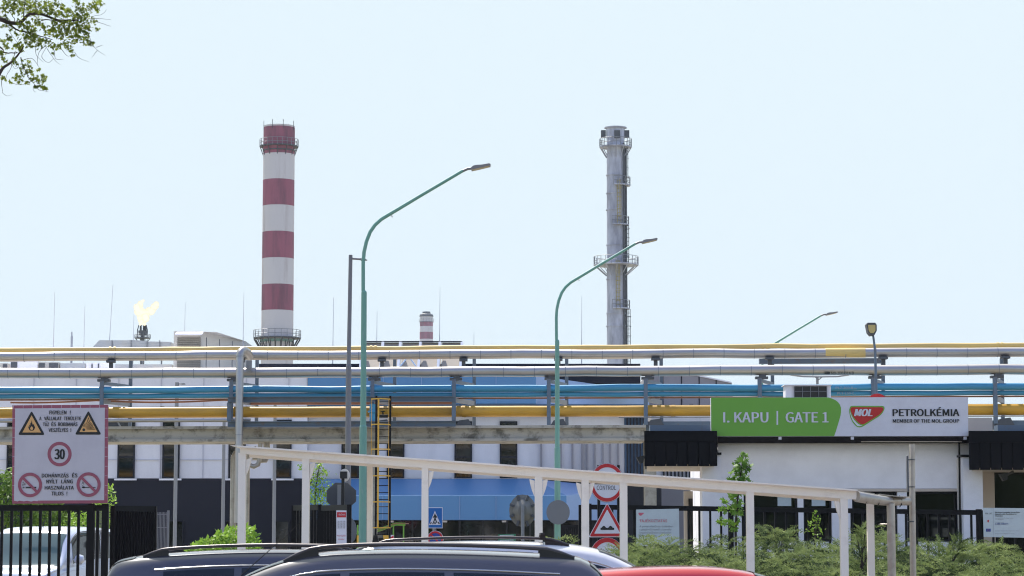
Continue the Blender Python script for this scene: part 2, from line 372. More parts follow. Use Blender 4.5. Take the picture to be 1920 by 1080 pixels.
# vertical fins & ribbed blue bay
for px in (1015, 1052, 1074, 1092, 1102, 1116, 1131, 1145, 1160):
    m = MB(); m.box(X(px-1.6,YB), X(px+1.6,YB), YB+.35, YB+.59, Z(897,YB), Z(822,YB)); m.build('fin', 'grey_panel', ob)
m = MB(); m.box(X(1172,YB)+.01, X(1212,YB), YB+.5, YB+14, Z(897,YB), Z(776,YB))
for i in range(6): m.box(X(1176+i*6.2,YB), X(1178.4+i*6.2,YB), YB+.38, YB+.499, Z(897,YB), Z(778,YB), 1)
m.build('ribbed_bay', ['blue_dark','charcoal'], ob)
# ground-floor blue canopy with a sloped top and a chamfered end
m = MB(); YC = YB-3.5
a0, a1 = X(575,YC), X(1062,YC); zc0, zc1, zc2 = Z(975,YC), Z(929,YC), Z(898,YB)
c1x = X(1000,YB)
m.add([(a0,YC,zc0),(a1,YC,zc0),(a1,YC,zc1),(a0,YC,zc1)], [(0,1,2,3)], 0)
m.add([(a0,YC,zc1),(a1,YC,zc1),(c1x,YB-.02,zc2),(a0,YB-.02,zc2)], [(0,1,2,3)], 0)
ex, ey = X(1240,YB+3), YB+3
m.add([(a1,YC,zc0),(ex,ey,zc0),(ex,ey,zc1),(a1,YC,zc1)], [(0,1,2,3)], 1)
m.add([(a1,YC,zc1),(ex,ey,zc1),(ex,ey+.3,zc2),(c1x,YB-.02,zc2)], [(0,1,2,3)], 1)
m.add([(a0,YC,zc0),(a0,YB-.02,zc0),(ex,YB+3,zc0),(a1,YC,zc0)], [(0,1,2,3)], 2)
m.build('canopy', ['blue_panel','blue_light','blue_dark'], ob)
m = MB(); m.box(a0, X(1240,YB), YB-.03, YB+.5, 0, Z(897,YB)-.02); m.build('shopfront', 'frame_dark', ob)
m = MB()
for i in range(11): m.box(X(600+i*44,YB), X(640+i*44,YB), YB-.1, YB-.06, .25, Z(977,YB))
m.build('shopfront_glass', 'glass', ob)
m = MB()
for i in range(12): m.box(X(598+i*44,YB)-.04, X(598+i*44,YB)+.04, YB-.14, YB-.04, 0, Z(976,YB))
m.build('mullions', 'dark_grey', ob)
for px in (733, 834, 945):
    m = MB(); m.box(X(px-4,YC), X(px+4,YC), YC+.3, YC+.8, zc0-.1, zc0-.02); m.build('ceiling_light', 'white_render', ob)
# grey shed right
YG = 130.0
gb = T('grey_hall', 'grey panelled hall with falling roofline behind the right end of the blue building', 'building', (X(1300,YG), YG, 0))
m = MB(); m.pp([(1216,1075),(1216,699),(1300,703),(1372,718),(1400,1075)], YG, 30); m.build('wall', 'grey_panel', gb)
m = MB()
for px in (1243, 1278, 1311, 1343): m.box(X(px,YG,740)-.03, X(px,YG,740)+.03, YG-.03, YG-.005, Z(1000,YG), Z(703+max(0,(px-1300)*.2),YG))
m.build('panel_joints', 'charcoal', gb)
m = MB(); m.pp([(1216,699.3),(1300,703.3),(1372,718.3),(1372,716),(1300,701),(1216,697)], YG-.1, 30.2); m.build('roof_edge', 'panel_white', gb)
YL = 124.0
lb = T('low_annex', 'low white annex with ribbed lower strip between blue building and gatehouse', 'building', (X(1280,YL), YL, 0))
m = MB(); m.box(X(1222,YL), X(1360,YL), YL, YL+5, 0, Z(778,YL)); m.build('wall', 'panel_white', lb)
m = MB(); m.box(X(1222,YL), X(1330,YL), YL-.2, YL-.01, 0, Z(916,YL)); m.build('base_wall', 'grey_panel', lb)
m = MB()
for i in range(12): m.box(X(1243+i*7,YL), X(1246+i*7,YL), YL-.15, YL-.011, Z(914,YL), Z(880,YL))
m.build('ribs', 'charcoal', lb)

# ---- roof plant
ZR = Z(697,YB)
YK = YB+4
ah = T('air_handling_unit', 'big beige roof air handler with hooded louvre at its left end', 'roof unit', (X(390,YK), YK, ZR))
m = MB(); m.box(X(322,YK), X(372,YK), YK, YK+9, ZR, Z(621,YK))
m.prism([(X(372,YK)+.01,YK+.2,ZR),(X(458,YK+6),YK+6,ZR),(X(458,YK+6),YK+6,Z(640,YK+6)),(X(402,YK),YK+.2,Z(622,YK)),(X(372,YK)+.01,YK+.2,Z(621,YK))], (0,3,0))
m.build('casing', 'ahu', ah)
m = MB()
for i in range(17): m.box(X(329,YK), X(373,YK), YK-.06, YK-.01, Z(690-i*3.5,YK)-.03, Z(690-i*3.5,YK)+.04)
m.build('louvre', 'louvre', ah)
m = MB(); m.prism([(X(328,YK),YK-.02,Z(624,YK)),(X(378,YK),YK-.02,Z(624,YK)),(X(378,YK),YK-.6,Z(630,YK)),(X(328,YK),YK-.6,Z(630,YK))], (0,0,.05)); m.build('rain_hood', 'white_render', ah)
m = MB()
for px in (383, 408, 432): m.box(X(px,YK)-.015, X(px,YK)+.015, YK+.1, YK+.19, Z(690,YK), Z(632+(px-383)*.15,YK))
m.build('door_seams', 'dark_grey', ah)
du = T('roof_duct', 'long sheet-metal duct with slanted left end on the white building roof', 'duct', (X(240,YK), YK+3, ZR))
Yd = YK+3
m = MB(); m.pp([(170,655),(186,638),(242,638),(242,655)], Yd, 1.4); m.pp([(242.3,655),(242.3,637),(272,639),(272,655)], Yd, 1.5)
m.pp([(272.3,655),(272.3,640),(320,641),(320,655)], Yd, 1.4); m.build('duct_run', 'duct', du)
m = MB()
for px in (206, 242, 272, 296): m.box(X(px-.8,Yd), X(px+.8,Yd), Yd-.08, Yd-.01, Z(655,Yd), Z(638,Yd))
m.build('flange', 'steel_grey', du)
m = MB()
for px in (243, 262, 298): m.box(X(px-1,Yd), X(px+1,Yd), Yd+.2, Yd+.4, ZR, Z(655,Yd)-.01)
m.build('stand', 'steel_grey', du)
m = MB(); m.pbox(215, 322, 683, 694, Yd-.8, Yd-.2); m.build('lower_duct', 'duct', du)
def roofbox(px0, px1, py0, label, mt, dark=None, name='roof_condenser', cat='roof unit', group=None):
    t = T(name, label, cat, (X((px0+px1)/2,YK), YK, ZR), group)
    m = MB(); m.box(X(px0,YK), X(px1,YK), YK, YK+1.5, ZR, Z(py0,YK)); m.build('casing', mt, t)
    if dark:
        m = MB()
        for d0, d1 in dark: m.box(X(d0,YK), X(d1,YK), YK-.05, YK-.01, ZR+.1, Z(py0+2,YK))
        m.build('grille', 'dark_grey', t)
roofbox(-10, 10, 681, 'pale roof condenser at the far left edge of the roof', 'ahu', [(1,9)])
roofbox(15, 66, 677, 'white roof condenser with dark side grilles, left of the louvred box', 'white_render', [(16,28)])
roofbox(68, 106, 679, 'roof condenser with two dark grilles beside the white one', 'ahu', [(69,80),(88,105)])
roofbox(109, 155, 681, 'shiny sheet-metal box on the roof left of the slender posts', 'duct')
roofbox(158, 200, 680, 'row of pale upright cylinders boxed together on the roof', 'white_render', [(168,170),(180,182)], name='roof_vent_box')
# pale shelter frame on the roof
m = MB()
# solar array
YS = YB+5
sa = T('solar_array', 'row of tilted solar panels seen from behind on white struts, on the roof', 'solar panels', (X(770,YS), YS, ZR))
edges = [673, 711, 750, 788, 826, 863]
for i in range(5):
    m = MB(); e0, e1 = X(edges[i]+.6,YS), X(edges[i+1]-.6,YS)
    zt, zb = Z(638,YS), Z(694,YS)
    m.prism([(e0,YS-.1,zb),(e1,YS-.1,zb),(e1,YS+1.5,zt),(e0,YS+1.5,zt)], (0,.04,-.02))
    m.build('solar_panel', 'pv_back', sa)
m = MB(); m.box(X(672,YS), X(865,YS), YS+1.35, YS+1.6, Z(638,YS)+.02, Z(636,YS)+.02); m.build('top_rail', 'charcoal', sa)
for px in (674, 712, 745, 783, 820, 862):
    m = MB(); m.beam((X(px,YS),YS-.5,ZR),(X(px+3,YS),YS+.9,Z(640,YS)),.12,.16); m.build('strut', 'panel_white', sa)
m = MB(); m.beam((X(750,YS),YS-.5,Z(688,YS)),(X(763,YS),YS-.4,Z(672,YS)),.06,.06); m.beam((X(780,YS),YS-.5,Z(688,YS)),(X(768,YS),YS-.4,Z(672,YS)),.06,.06)
m.build('brace', 'panel_white', sa)
# lightning rods
rods = [(100,548,'beside the far left roof edge'),(157,574,'left of the roof duct'),(203,534,'tallest, leaning over the slanted duct end'),
        (345.5,567,'above the hooded louvre'),(455.5,548,'between the air handler and the striped chimney'),(624,558,'between striped chimney and grey lamp'),
        (706,583,'above the left end of the solar panels'),(824,538,'tall, above the right end of the solar panels'),(888,624,'shortest, right of the solar panels'),
        (1090.5,556,'left of the steel chimney'),(249.5,590,'just left of the burning flare')]
for px, py, w in rods:
    Yr = YB+8; x = X(px,Yr,650)
    m = MB(); zt = Z(py,Yr); lean = .18 if px == 203 else .02
    m.cyl((x,Yr,ZR),(x+lean*.4,Yr,ZR+(zt-ZR)*.5),.028,.02,n=5); m.cyl((x+lean*.4,Yr,ZR+(zt-ZR)*.5),(x+lean,Yr,zt),.016,.009,n=5)
    m.build('lightning_rod', 'joint', label='thin lightning rod on the roof, '+w, cat='lightning rod', group='lightning rods on the roof')

# ================================================================== far chimneys
YC1 = 350.0
cx = X(521.5,YC1,450); r = 30*YC1/FPX
ch = T('striped_chimney', 'tall red and white striped concrete chimney left of the lamps', 'chimney', (cx, YC1, 0))
zs = [Z(y,YC1) for y in (700, 640, 583, 534.5, 485.5, 436, 387, 338.5, 290, 240)]
rr = lambda z: r*(1.02 - .03*(z/60)) 
prof = [(rr(z), z) for z in zs]; mis = [0,0,1,0,1,0,1,0,1]
m = MB(); m.lathe((cx,YC1), prof, 48, mis)
m.lathe((cx,YC1), [(rr(60)*.99,zs[-1]),(rr(60)*1.0,zs[-1]+.25),(rr(60)*.85,zs[-1]+.3),(rr(60)*.8,zs[-1]-3)], 48, [0,0,0])
m.cyl((cx,YC1,0),(cx,YC1,zs[0]),r*.95,n=32)
m.build('shaft', ['brick_white','brick_red'], ch)
def gallery(parent, cx, cy, z, ri, ro, mat='dark_grey', h=1.1, n=24, braces=True, arc=(0,360), rail='steel_grey'):
    m = MB(); a0, a1 = R(arc[0]), R(arc[1]); full = arc == (0,360)
    K = n
    for k in range(K):
        t0, t1 = a0+(a1-a0)*k/K, a0+(a1-a0)*(k+1)/K
        q = [(cx+rd*math.cos(t), cy+rd*math.sin(t)) for rd, t in ((ri,t0),(ro,t0),(ro,t1),(ri,t1))]
        m.prism([(x,y,z) for x,y in q], (0,0,.15))
    o = m.build('deck', mat, parent)
    m = MB()
    for hh in (h*.5, h):
        pts = [(cx+ro*math.cos(a0+(a1-a0)*k/K), cy+ro*math.sin(a0+(a1-a0)*k/K), z+hh) for k in range(K+1)]
        m.tube(pts, .035, 4)
    for k in range(K if full else K+1):
        t = a0+(a1-a0)*k/K
        m.cyl((cx+ro*math.cos(t), cy+ro*math.sin(t), z),(cx+ro*math.cos(t), cy+ro*math.sin(t), z+h),.035,n=4)
    m.build('railing', rail, parent)
    if braces:
        m = MB()
        for k in range(0, K, 2):
            t = a0+(a1-a0)*k/K
            m.cyl((cx+ro*.97*math.cos(t), cy+ro*.97*math.sin(t), z),(cx+ri*math.cos(t), cy+ri*math.sin(t), z-1.3),.06,n=4)
        m.build('brackets', mat, parent)
gallery(ch, cx, YC1, Z(276,YC1), r*.98, r*1.22)
m = MB(); m.lathe((cx,YC1), [(r*1.0,Z(284.5,YC1)),(r*1.03,Z(284,YC1)),(r*1.03,Z(282.5,YC1)),(r*1.0,Z(282,YC1))], 32, None); m.build('band', 'dark_grey', ch)
gallery(ch, cx, YC1, Z(635,YC1), r*1.0, r*1.48, h=1.2, braces=False)
m = MB()
for k in range(20):
    t = 2*math.pi*k/20; c, s_ = math.cos(t), math.sin(t)
    m.cyl((cx+r*1.45*c, YC1+r*1.45*s_, Z(636,YC1)),(cx+r*1.05*c, YC1+r*1.05*s_, Z(656,YC1)),.09,n=4)
    m.cyl((cx+r*1.02*c, YC1+r*1.02*s_, Z(637,YC1)),(cx+r*1.05*c, YC1+r*1.05*s_, Z(656,YC1)),.07,n=4)
m.build('struts', 'dark_grey', ch)
m = MB(); m.lathe((cx,YC1), [(r*.8,Z(700,YC1)),(r*.8,Z(657,YC1)),(r*1.08,Z(637,YC1))], 32, None); m.build('cone', 'chimney_teal', ch)
m = MB()
for t in (200, 250, 290, 340, 60, 130):
    m.cyl((cx+r*math.cos(R(t)), YC1+r*math.sin(R(t)), Z(245,YC1)),(cx+r*math.cos(R(t)), YC1+r*math.sin(R(t)), Z(228,YC1)),.04,n=4)
m.build('spikes', 'dark_grey', ch)

Y2 = 300.0; c2 = X(1155,Y2,450); r2 = 19.5*Y2/FPX
st = T('steel_chimney', 'tall grey steel chimney with yellow caged ladders and round platforms', 'chimney', (c2, Y2, 0))
m = MB(); m.cyl((c2,Y2,0),(c2,Y2,Z(260,Y2)),r2,r2*.86,n=40,caps=False)
m.lathe((c2,Y2), [(r2*.86,Z(262,Y2)),(r2*.9,Z(258,Y2)),(r2*.9,Z(242,Y2)),(r2*1.1,Z(240.5,Y2)),(r2*1.1,Z(239,Y2)),(r2*.8,Z(239,Y2)),(r2*.8,Z(260,Y2))], 40, None)
m.build('shaft', 'steel_stack', st)
m = MB()
for py in (289, 329, 363, 394, 460, 524, 588, 612):
    z = Z(py,Y2); q = r2*(.86+.14*(1-z/Z(260,Y2)))
    m.lathe((c2,Y2), [(q,z-.05),(q*1.09,z-.05),(q*1.09,z+.06),(q,z+.06)], 40, None)
m.build('flange_rings', 'steel_stack', st)
m = MB()
for px0, px1, yy in ((1127,1136,0),(1170,1180,0),(1152,1163,-1.15)):
    m.pbox(px0, px1, 244, 257, Y2+yy-.4, Y2+yy+.4)
m.build('damper_box', 'dark_grey', st)
gallery(st, c2, Y2, Z(277,Y2), r2*.9, r2*1.55, rail='steel_grey', mat='steel_stack')
gallery(st, c2, Y2, Z(498,Y2), r2*.95, r2*2.15, rail='steel_grey', mat='steel_stack')
gallery(st, c2, Y2, Z(349,Y2), r2*.85, r2*1.4, arc=(-100,30), n=8, rail='steel_grey', braces=False, mat='steel_stack')
gallery(st, c2, Y2, Z(423,Y2), r2*.85, r2*1.25, arc=(-110,30), n=8, rail='steel_grey', braces=False, mat='steel_stack')
gallery(st, c2, Y2, Z(580,Y2), r2*.9, r2*1.3, arc=(-110,30), n=8, rail='steel_grey', braces=False, mat='steel_stack')
def caged(parent, x, y, z0, z1, w=.45, mat='ladder_far', nm='ladder'):
    m = MB()
    for s in (-1, 1): m.cyl((x+s*w/2,y,z0),(x+s*w/2,y,z1),.045,n=4)
    z = z0
    while z < z1: m.cyl((x-w/2,y,z),(x+w/2,y,z),.03,n=4); z += .5
    z = z0+1
    while z < z1:
        m.tube([(x-w/2,y,z),(x-w*.7,y-.4,z),(x,y-.75,z),(x+w*.7,y-.4,z),(x+w/2,y,z)], .035, 4); z += 1.2
    m.cyl((x,y-.75,z0+1),(x,y-.75,z1),.03,n=4)
    m.build(nm, mat, parent)
caged(st, X(1160,Y2,380), Y2-r2*.98, Z(423,Y2), Z(338,Y2))
caged(st, X(1158,Y2,540), Y2-r2*1.02, Z(580,Y2), Z(490,Y2))
caged(st, c2+r2*1.0, Y2-.3, Z(349,Y2), Z(277,Y2), nm='ladder', mat='dark_grey')
caged(st, c2+r2*1.05, Y2-.3, Z(498,Y2), Z(423,Y2), mat='dark_grey')
caged(st, c2+r2*1.15, Y2-.3, Z(700,Y2), Z(580,Y2), mat='dark_grey')
m = MB(); m.cyl((c2+r2*.75,Y2-r2*.75,0),(c2+r2*.75,Y2-r2*.75,Z(270,Y2)),.13,n=8); m.cyl((c2+r2*.95,Y2-r2*.3,0),(c2+r2*.95,Y2-r2*.3,Z(280,Y2)),.16,n=8)
m.build('riser_pipe', 'dark_grey', st)

Y3 = 1150.0; c3 = X(799.5,Y3,610); r3 = 12.6*Y3/FPX
sc3 = T('distant_chimney', 'small hazy red and white chimney with domed top above the solar panels', 'chimney', (c3, Y3, 0))
m = MB(); m.lathe((c3,Y3), [(r3,0),(r3,Z(636,Y3)),(r3,Z(623,Y3)),(r3*.97,Z(612,Y3)),(r3*.97,Z(604,Y3)),(r3*.95,Z(592.5,Y3))], 24, [0,1,0,1,0])
m.build('shaft', ['brick_white','brick_red'], sc3)
m = MB(); m.lathe((c3,Y3), [(r3*1.05,Z(594,Y3)),(r3*1.0,Z(590,Y3)),(r3*.62,Z(588,Y3)),(r3*.58,Z(584.5,Y3)),(0.01,Z(584,Y3))], 24, None); m.build('cap', 'dark_grey', sc3)
gallery(sc3, c3, Y3, Z(604,Y3), r3, r3*1.12, h=1.6, n=16, braces=False)
m = MB(); m.cyl((X(134.5,600,640),600,0),(X(134.5,600,640),600,Z(630,600)),.28,n=10); m.cyl((X(134.5,600,640),600,Z(630,600)),(X(134.5,600,640),600,Z(622,600)),.16,n=10)
m.build('vent_stack', 'steel_stack', label='thin pale vent stack with small cap rising above the yellow pipe at left', cat='vent stack')

# ---- flare
Y4 = 500.0; k4 = Y4/FPX; c4 = X(267.5,Y4,620)
fl = T('flare_stack', 'gas flare tip burning with a bright forked flame above the roofs', 'flare stack', (c4, Y4, 0))
m = MB(); m.cyl((c4,Y4,0),(c4,Y4,Z(628,Y4)),4*k4,n=14); m.build('shaft', 'dark_grey', fl)
m = MB(); m.cyl((c4,Y4,Z(628,Y4)),(c4,Y4,Z(620,Y4)),7.5*k4,8.5*k4,n=14); m.build('wind_shield', 'dark_grey', fl)
for dx in (-3.7, 2.2, 5.5):
    m = MB(); m.cyl((c4+dx*k4,Y4,Z(620,Y4)),(c4+dx*k4,Y4,Z(609.5,Y4)),2*k4,1.8*k4,n=10); m.build('burner', 'trim', fl)
gallery(fl, c4, Y4, Z(634.5,Y4), 4*k4, 15*k4, h=.8, n=14, braces=True)
m = MB()
for s in (-1, 1): m.tube([(c4+s*9*k4,Y4-.3,Z(634,Y4)),(c4+s*9.5*k4,Y4-.3,Z(620,Y4)),(c4+s*7*k4,Y4-.3,Z(610,Y4))], .1, 4)
m.build('pilot_pipe', 'dark_grey', fl)
fm = bpy.data.materials.new('flame'); fm.use_nodes = True; n_ = fm.node_tree.nodes; l_ = fm.node_tree.links; n_.clear()
em = n_.new('ShaderNodeEmission'); em.inputs[0].default_value = (1.0, .86, .52, 1); em.inputs[1].default_value = .56
tr = n_.new('ShaderNodeBsdfTransparent'); lw = n_.new('ShaderNodeLayerWeight'); lw.inputs[0].default_value = .45
mr = n_.new('ShaderNodeMapRange'); mr.inputs[1].default_value = .2; mr.inputs[2].default_value = .8; mr.inputs[3].default_value = .0; mr.inputs[4].default_value = 1
ms = n_.new('ShaderNodeMixShader'); oo = n_.new('ShaderNodeOutputMaterial')
fc = n_.new('ShaderNodeMix'); fc.data_type = 'RGBA'; fc.inputs[6].default_value = (1.0, .96, .76, 1); fc.inputs[7].default_value = (1.0, .74, .38, 1)
l_.new(lw.outputs['Facing'], fc.inputs[0]); l_.new(fc.outputs[2], em.inputs[0])
l_.new(lw.outputs['Facing'], mr.inputs[0]); l_.new(mr.outputs[0], ms.inputs[0]); l_.new(em.outputs[0], ms.inputs[1]); l_.new(tr.outputs[0], ms.inputs[2]); l_.new(ms.outputs[0], oo.inputs[0])
M['flame'] = fm
m = MB()
def blob(mb, c, rx, rz, seed, n=14, mi=0):
    vs = []; fs = []
    for i in range(n+1):
        th = math.pi*i/n
        for j in range(n*2):
            ph = math.pi*j/n
            d = Vector((math.sin(th)*math.cos(ph), math.sin(th)*math.sin(ph), math.cos(th)))
            q = 1 + .28*noise.noise(d*2.2 + Vector((seed, 0, seed*2)))
            vs.append((c[0]+d.x*rx*q, c[1]+d.y*rx*q, c[2]+d.z*rz*q))
    for i in range(n):
        for j in range(n*2):
            j2 = (j+1) % (n*2); fs.append((i*n*2+j, (i+1)*n*2+j, (i+1)*n*2+j2, i*n*2+j2))
    mb.add(vs, fs, mi, True)
for i, (px, py, a, b_) in enumerate([(264,606,3.5,6),(271,607,4,5),(263,597,7,9),(274,596,8,9),(261,584,10,10),(281,583,10,8),(258,577,7,8),(290,575,8,7),(262,571,6,8),(294,571,6,6),(272,588,9,9),(268,563,3,3),(246,568,1.5,2)]):
    q = P(px, py, Y4); blob(m, (q.x, Y4+(i%3-1)*.6, q.z), a*k4, b_*k4, i*1.7)
fo = m.build('flame', 'flame', fl); rm = fo.modifiers.new('remesh', 'REMESH'); rm.mode = 'VOXEL'; rm.voxel_size = .16; rm.use_smooth_shade = True; sm_ = fo.modifiers.new('smooth', 'SMOOTH'); sm_.iterations = 5

# ================================================================== pipe bridge
def YP(px): return 71.0 - 1.9*px/1920
def piperun(pys, pxs, r_px, dY=0.0, mb=None, mi=0, n=16, seg=None, wob=0.0):
    # level pipe along the bridge; z from one row at the middle of the photo
    mb = mb or MB(); Ym = YP(960)+dY; z = Z(pys, Ym); r = r_px*70/FPX; pts = []
    L = int((pxs[1]-pxs[0])/60)
    for i in range(L+1):
        px = pxs[0]+(pxs[1]-pxs[0])*i/L; Y = YP(px)+dY
        pts.append((X(px,Y,pys), Y, z + wob*noise.noise(Vector((px*.01, pys, 0)))))
    mb.tube(pts, r, n, mi); return mb, pts, r, z
def pipe_thing(name, label, mt, py, r_px, dY, pxs=(-1060,3260), seams=None, wob=.03):
    mb, pts, r, z = piperun(py, pxs, r_px, dY, wob=wob)
    t = T(name, label, 'pipe', pts[len(pts)//2][:2]+(z,), 'pipes on the bridge')
    if seams:
        s = mb; px = pxs[0]+seams[1]
        while px < pxs[1]:
            Y = YP(px)+dY; x = X(px,Y,py); zz = z + wob*noise.noise(Vector((px*.01, py, 0)))
            s.cyl((x-.012,Y,zz),(x+.012,Y,zz),r*1.03,n=16,mi=1); px += seams[0]
    mb.build('pipe_run', [mt, 'steel_grey'], t)
    return t, r, z
t1, _, _ = pipe_thing('gas_pipe', 'thin pale yellow pipe running along the very top of the bridge', 'yellow_pale', 652, 4.9, 1.3)
for px in (207, 215, 696, 704, 1430, 1438, 1871, 1879):
    m = MB(); Y = YP(px)+1.3; x = X(px,Y,650); zz = Z(652,YP(960)+1.3); m.cyl((x-.03,Y,zz),(x+.03,Y,zz),.092,n=14); m.build('clamp', 'yellow_pale', t1)
t2, r_, z2 = pipe_thing('insulated_pipe', 'upper silver insulated pipe just under the pale yellow one', 'alu', 664.5, 9, .8, seams=(57,23))
m = MB(); Y = YP(1585)+.8; m.cyl((X(1548,Y,664),YP(1548)+.8,z2),(X(1622,Y,664),YP(1622)+.8,z2),r_*1.04,n=18); m.build('yellow_sleeve', 'yellow_pale', t2)
t3, r3_, z3 = pipe_thing('insulated_pipe', 'lower silver insulated pipe with black stencilled code at right', 'alu', 696.5, 9.8, 0, seams=(58,32))
m = MB(); Ys = YP(1580)-r3_-.02
m.pp([(1542,699.5),(1548,698),(1556,697.8),(1556,701.5),(1548,701.2)], Ys, .01); text(m, 'M8-200-014 B', 1558.5, 1601, 697, 702, Ys); m.build('stencil', 'ink', t3)
t4, r4_, z4 = pipe_thing('water_pipe', 'upper blue pipe of the pair, larger', 'pipe_blue', 728.5, 6.5, 0)
m = MB(); Ys = YP(1585)-r4_-.012; text(m, 'PL7-200-010', 1567, 1607, 725, 729.5, Ys, bold=0); m.build('stencil', 'alu', t4)
t5, r5_, z5 = pipe_thing('water_pipe', 'lower blue pipe of the pair, thinner', 'pipe_blue', 740, 4.6, .1)
m = MB(); Ys = YP(1585)+.1-r5_-.012; text(m, 'PL7-150-010', 1570, 1609, 735.5, 739.5, Ys, bold=0); m.build('stencil', 'alu', t5)
m = MB()
mb, pts, r, z = piperun(746.5, (-1060,3260), 1.6, .3)
mb.build('rusty_pipe', 'rust', label='thin rusty pipe sagging under the blue pipes', cat='pipe', group='pipes on the bridge')
m = MB(); pts = []
for i in range(60):
    px = 20+i*8; Y = YP(px)+.5; pts.append((X(px,Y,748), Y, Z(748+ 4*abs(math.sin((px-180)/240*math.pi)),YP(960)+.5)))
m.tube(pts, .03, 6); m.build('sagging_cable', 'rust', label='brown cable sagging below the rusty pipe at left', cat='cable')
t6, r6_, z6 = pipe_thing('gas_pipe', 'thick mustard yellow pipe low on the bridge, just above the concrete beam', 'yellow', 771, 10.6, .2, wob=.01)
for px in (870, 1262, 699):
    m = MB(); Y = YP(px)+.2; x = X(px,Y,771); m.cyl((x-.06,Y,z6),(x+.06,Y,z6),r6_*1.06,n=18); m.build('clamp', 'yellow', t6)
for px, w in ((1106,26),(868,7),(738,8),(304,9),(1296,9),(1500,8)):
    m = MB(); Y = YP(px)+.2; x = X(px,Y,771); h = w/2*70/FPX
    m.prism([(x-h,Y-.07,z6+r6_-.025),(x+h,Y-.07,z6+r6_-.025),(x+h*.8,Y+.02,z6+r6_+.012),(x-h*.8,Y+.02,z6+r6_+.012)], (0,.1,0)); m.build('patch', 'rubber', t6)
mb, pts, r, z = piperun(786.5, (-1060,470), 3.3, -.3)
mb.build('insulated_pipe', 'alu', label='thin silver pipe below the mustard pipe at left', cat='pipe', group='pipes on the bridge')
mb, pts, r, z = piperun(763, (1815,3260), 1.5, 1.0)
mb.build('gas_pipe', 'yellow_pale', label='thin yellow pipe right of the gate sign', cat='pipe', group='pipes on the bridge')
mb, pts, r, z = piperun(783, (1160,3260), 1.1, -.1)
mb.build('thin_pipe', 'steel_grey', label='very thin grey pipe under the mustard pipe near the gatehouse roof', cat='pipe', group='pipes on the bridge')
# main beam (steel girder look: flanges and web, moss-stained)
def along(px, py, dY): Y = YP(px)+dY; return Vector((X(px,Y,py), Y, Z(py, YP(960)+dY)))
def longbox(mb, px0, px1, py0, py1, d0, d1, mi=0):
    a, b_ = YP(px0), YP(px1); zt, zb = Z(py0,YP(960)+d0), Z(py1,YP(960)+d0)
    xa, xb = X(px0,a+d0,py0), X(px1,b_+d0,py0)
    v = [(xa,a+d0,zb),(xb,b_+d0,zb),(xb,b_+d1,zb),(xa,a+d1,zb),(xa,a+d0,zt),(xb,b_+d0,zt),(xb,b_+d1,zt),(xa,a+d1,zt)]
    mb.add(v, [(3,2,1,0),(4,5,6,7),(0,1,5,4),(1,2,6,5),(2,3,7,6),(3,0,4,7)], mi)
br = T('pipe_bridge', 'mossy concrete beam on columns carrying the pipes across the picture', 'pipe bridge', (X(600,70),YP(600),0))
m = MB(); longbox(m, -1060, 1211, 797.5, 802.5, -.12, 2.2); longbox(m, -1060, 1211, 802.5, 822, .03, 2.1); longbox(m, -1060, 1211, 822, 826.5, -.1, 2.2)
m.build('beam', 'concrete', br)
for px in (695, 1220, -110):
    m = MB(); q = along(px, 827, .3); m.box(q.x-.16, q.x+.16, q.y, q.y+.9, 0, q.z); m.build('column', 'concrete_plain', br)
m = MB(); longbox(m, 1211.5, 3260, 791, 808, .1, 1.8); m.build('steel_beam', 'steel_blue', br)
# steel frames standing on the beam
def frame(px, label, top=715, low=True):
    f = T('support_frame', label, 'pipe support', tuple(along(px, 800, 0)), 'steel frames holding the pipes')
    m = MB(); q = along(px, 797, -.05); tp = along(px, top-4, -.05)
    m.box(q.x-.055, q.x+.055, q.y-.06, q.y+.06, q.z, tp.z); m.build('post', 'steel_blue', f)
    off = Vector((.56, 1.75, 0))
    m = MB(); m.box(q.x+off.x-.05, q.x+off.x+.05, q.y+off.y-.05, q.y+off.y+.05, q.z-.05, Z(664,YP(px))); m.build('post', 'steel_blue', f)
    for py in (749.5, top): 
        a = along(px, py, -.05); m = MB(); m.beam(a, a+off, .07, .13 if py > 730 else .09); m.build('cross_arm', 'steel_blue' if py < 730 else 'steel_grey', f)
    m = MB(); a = along(px+5, top-6, -.1); m.box(a.x-.2, a.x+.16, a.y, a.y+.25, a.z-.05, a.z+.02); m.box(a.x-.09, a.x+.1, a.y+.02, a.y+.2, a.z+.021, a.z+.09); m.build('pipe_shoe', 'dark_grey', f)
    a = along(px+18, 680, .7); m = MB(); m.box(a.x-.12, a.x+.12, a.y-.15, a.y+.15, a.z+.05, a.z+.12); m.box(a.x-.05, a.x+.06, a.y-.05, a.y+.05, a.z-.32, a.z+.049)
    m.build('upper_shoe', 'dark_grey', f)
    a = along(px+8, 792, -.1); m = MB(); m.prism([(a.x-.1,a.y,a.z-.12),(a.x+.42,a.y,a.z-.12),(a.x+.3,a.y,a.z+.1),(a.x+.02,a.y,a.z+.06)], (0,.4,0)); m.build('saddle', 'dark_grey', f)
for px, w in ((190,'just right of the warning board'),(433,'left of the silver riser pipe'),(698,'behind the first green lamp'),(851,'at the right end of the walkway rails'),
              (1029,'left of the second green lamp'),(1211,'where the concrete beam ends'),(1425,'above the green part of the gate sign'),(1638,'beside the small lamp post'),(1867,'right of the gate sign')):
    frame(px, 'blue-grey steel frame holding the pipes, '+w)
wk = T('walkway_rails', 'pair of long grey steel channels framing the bridge between riser pipe and ladder', 'steel frame', tuple(along(640, 800, -.4)))
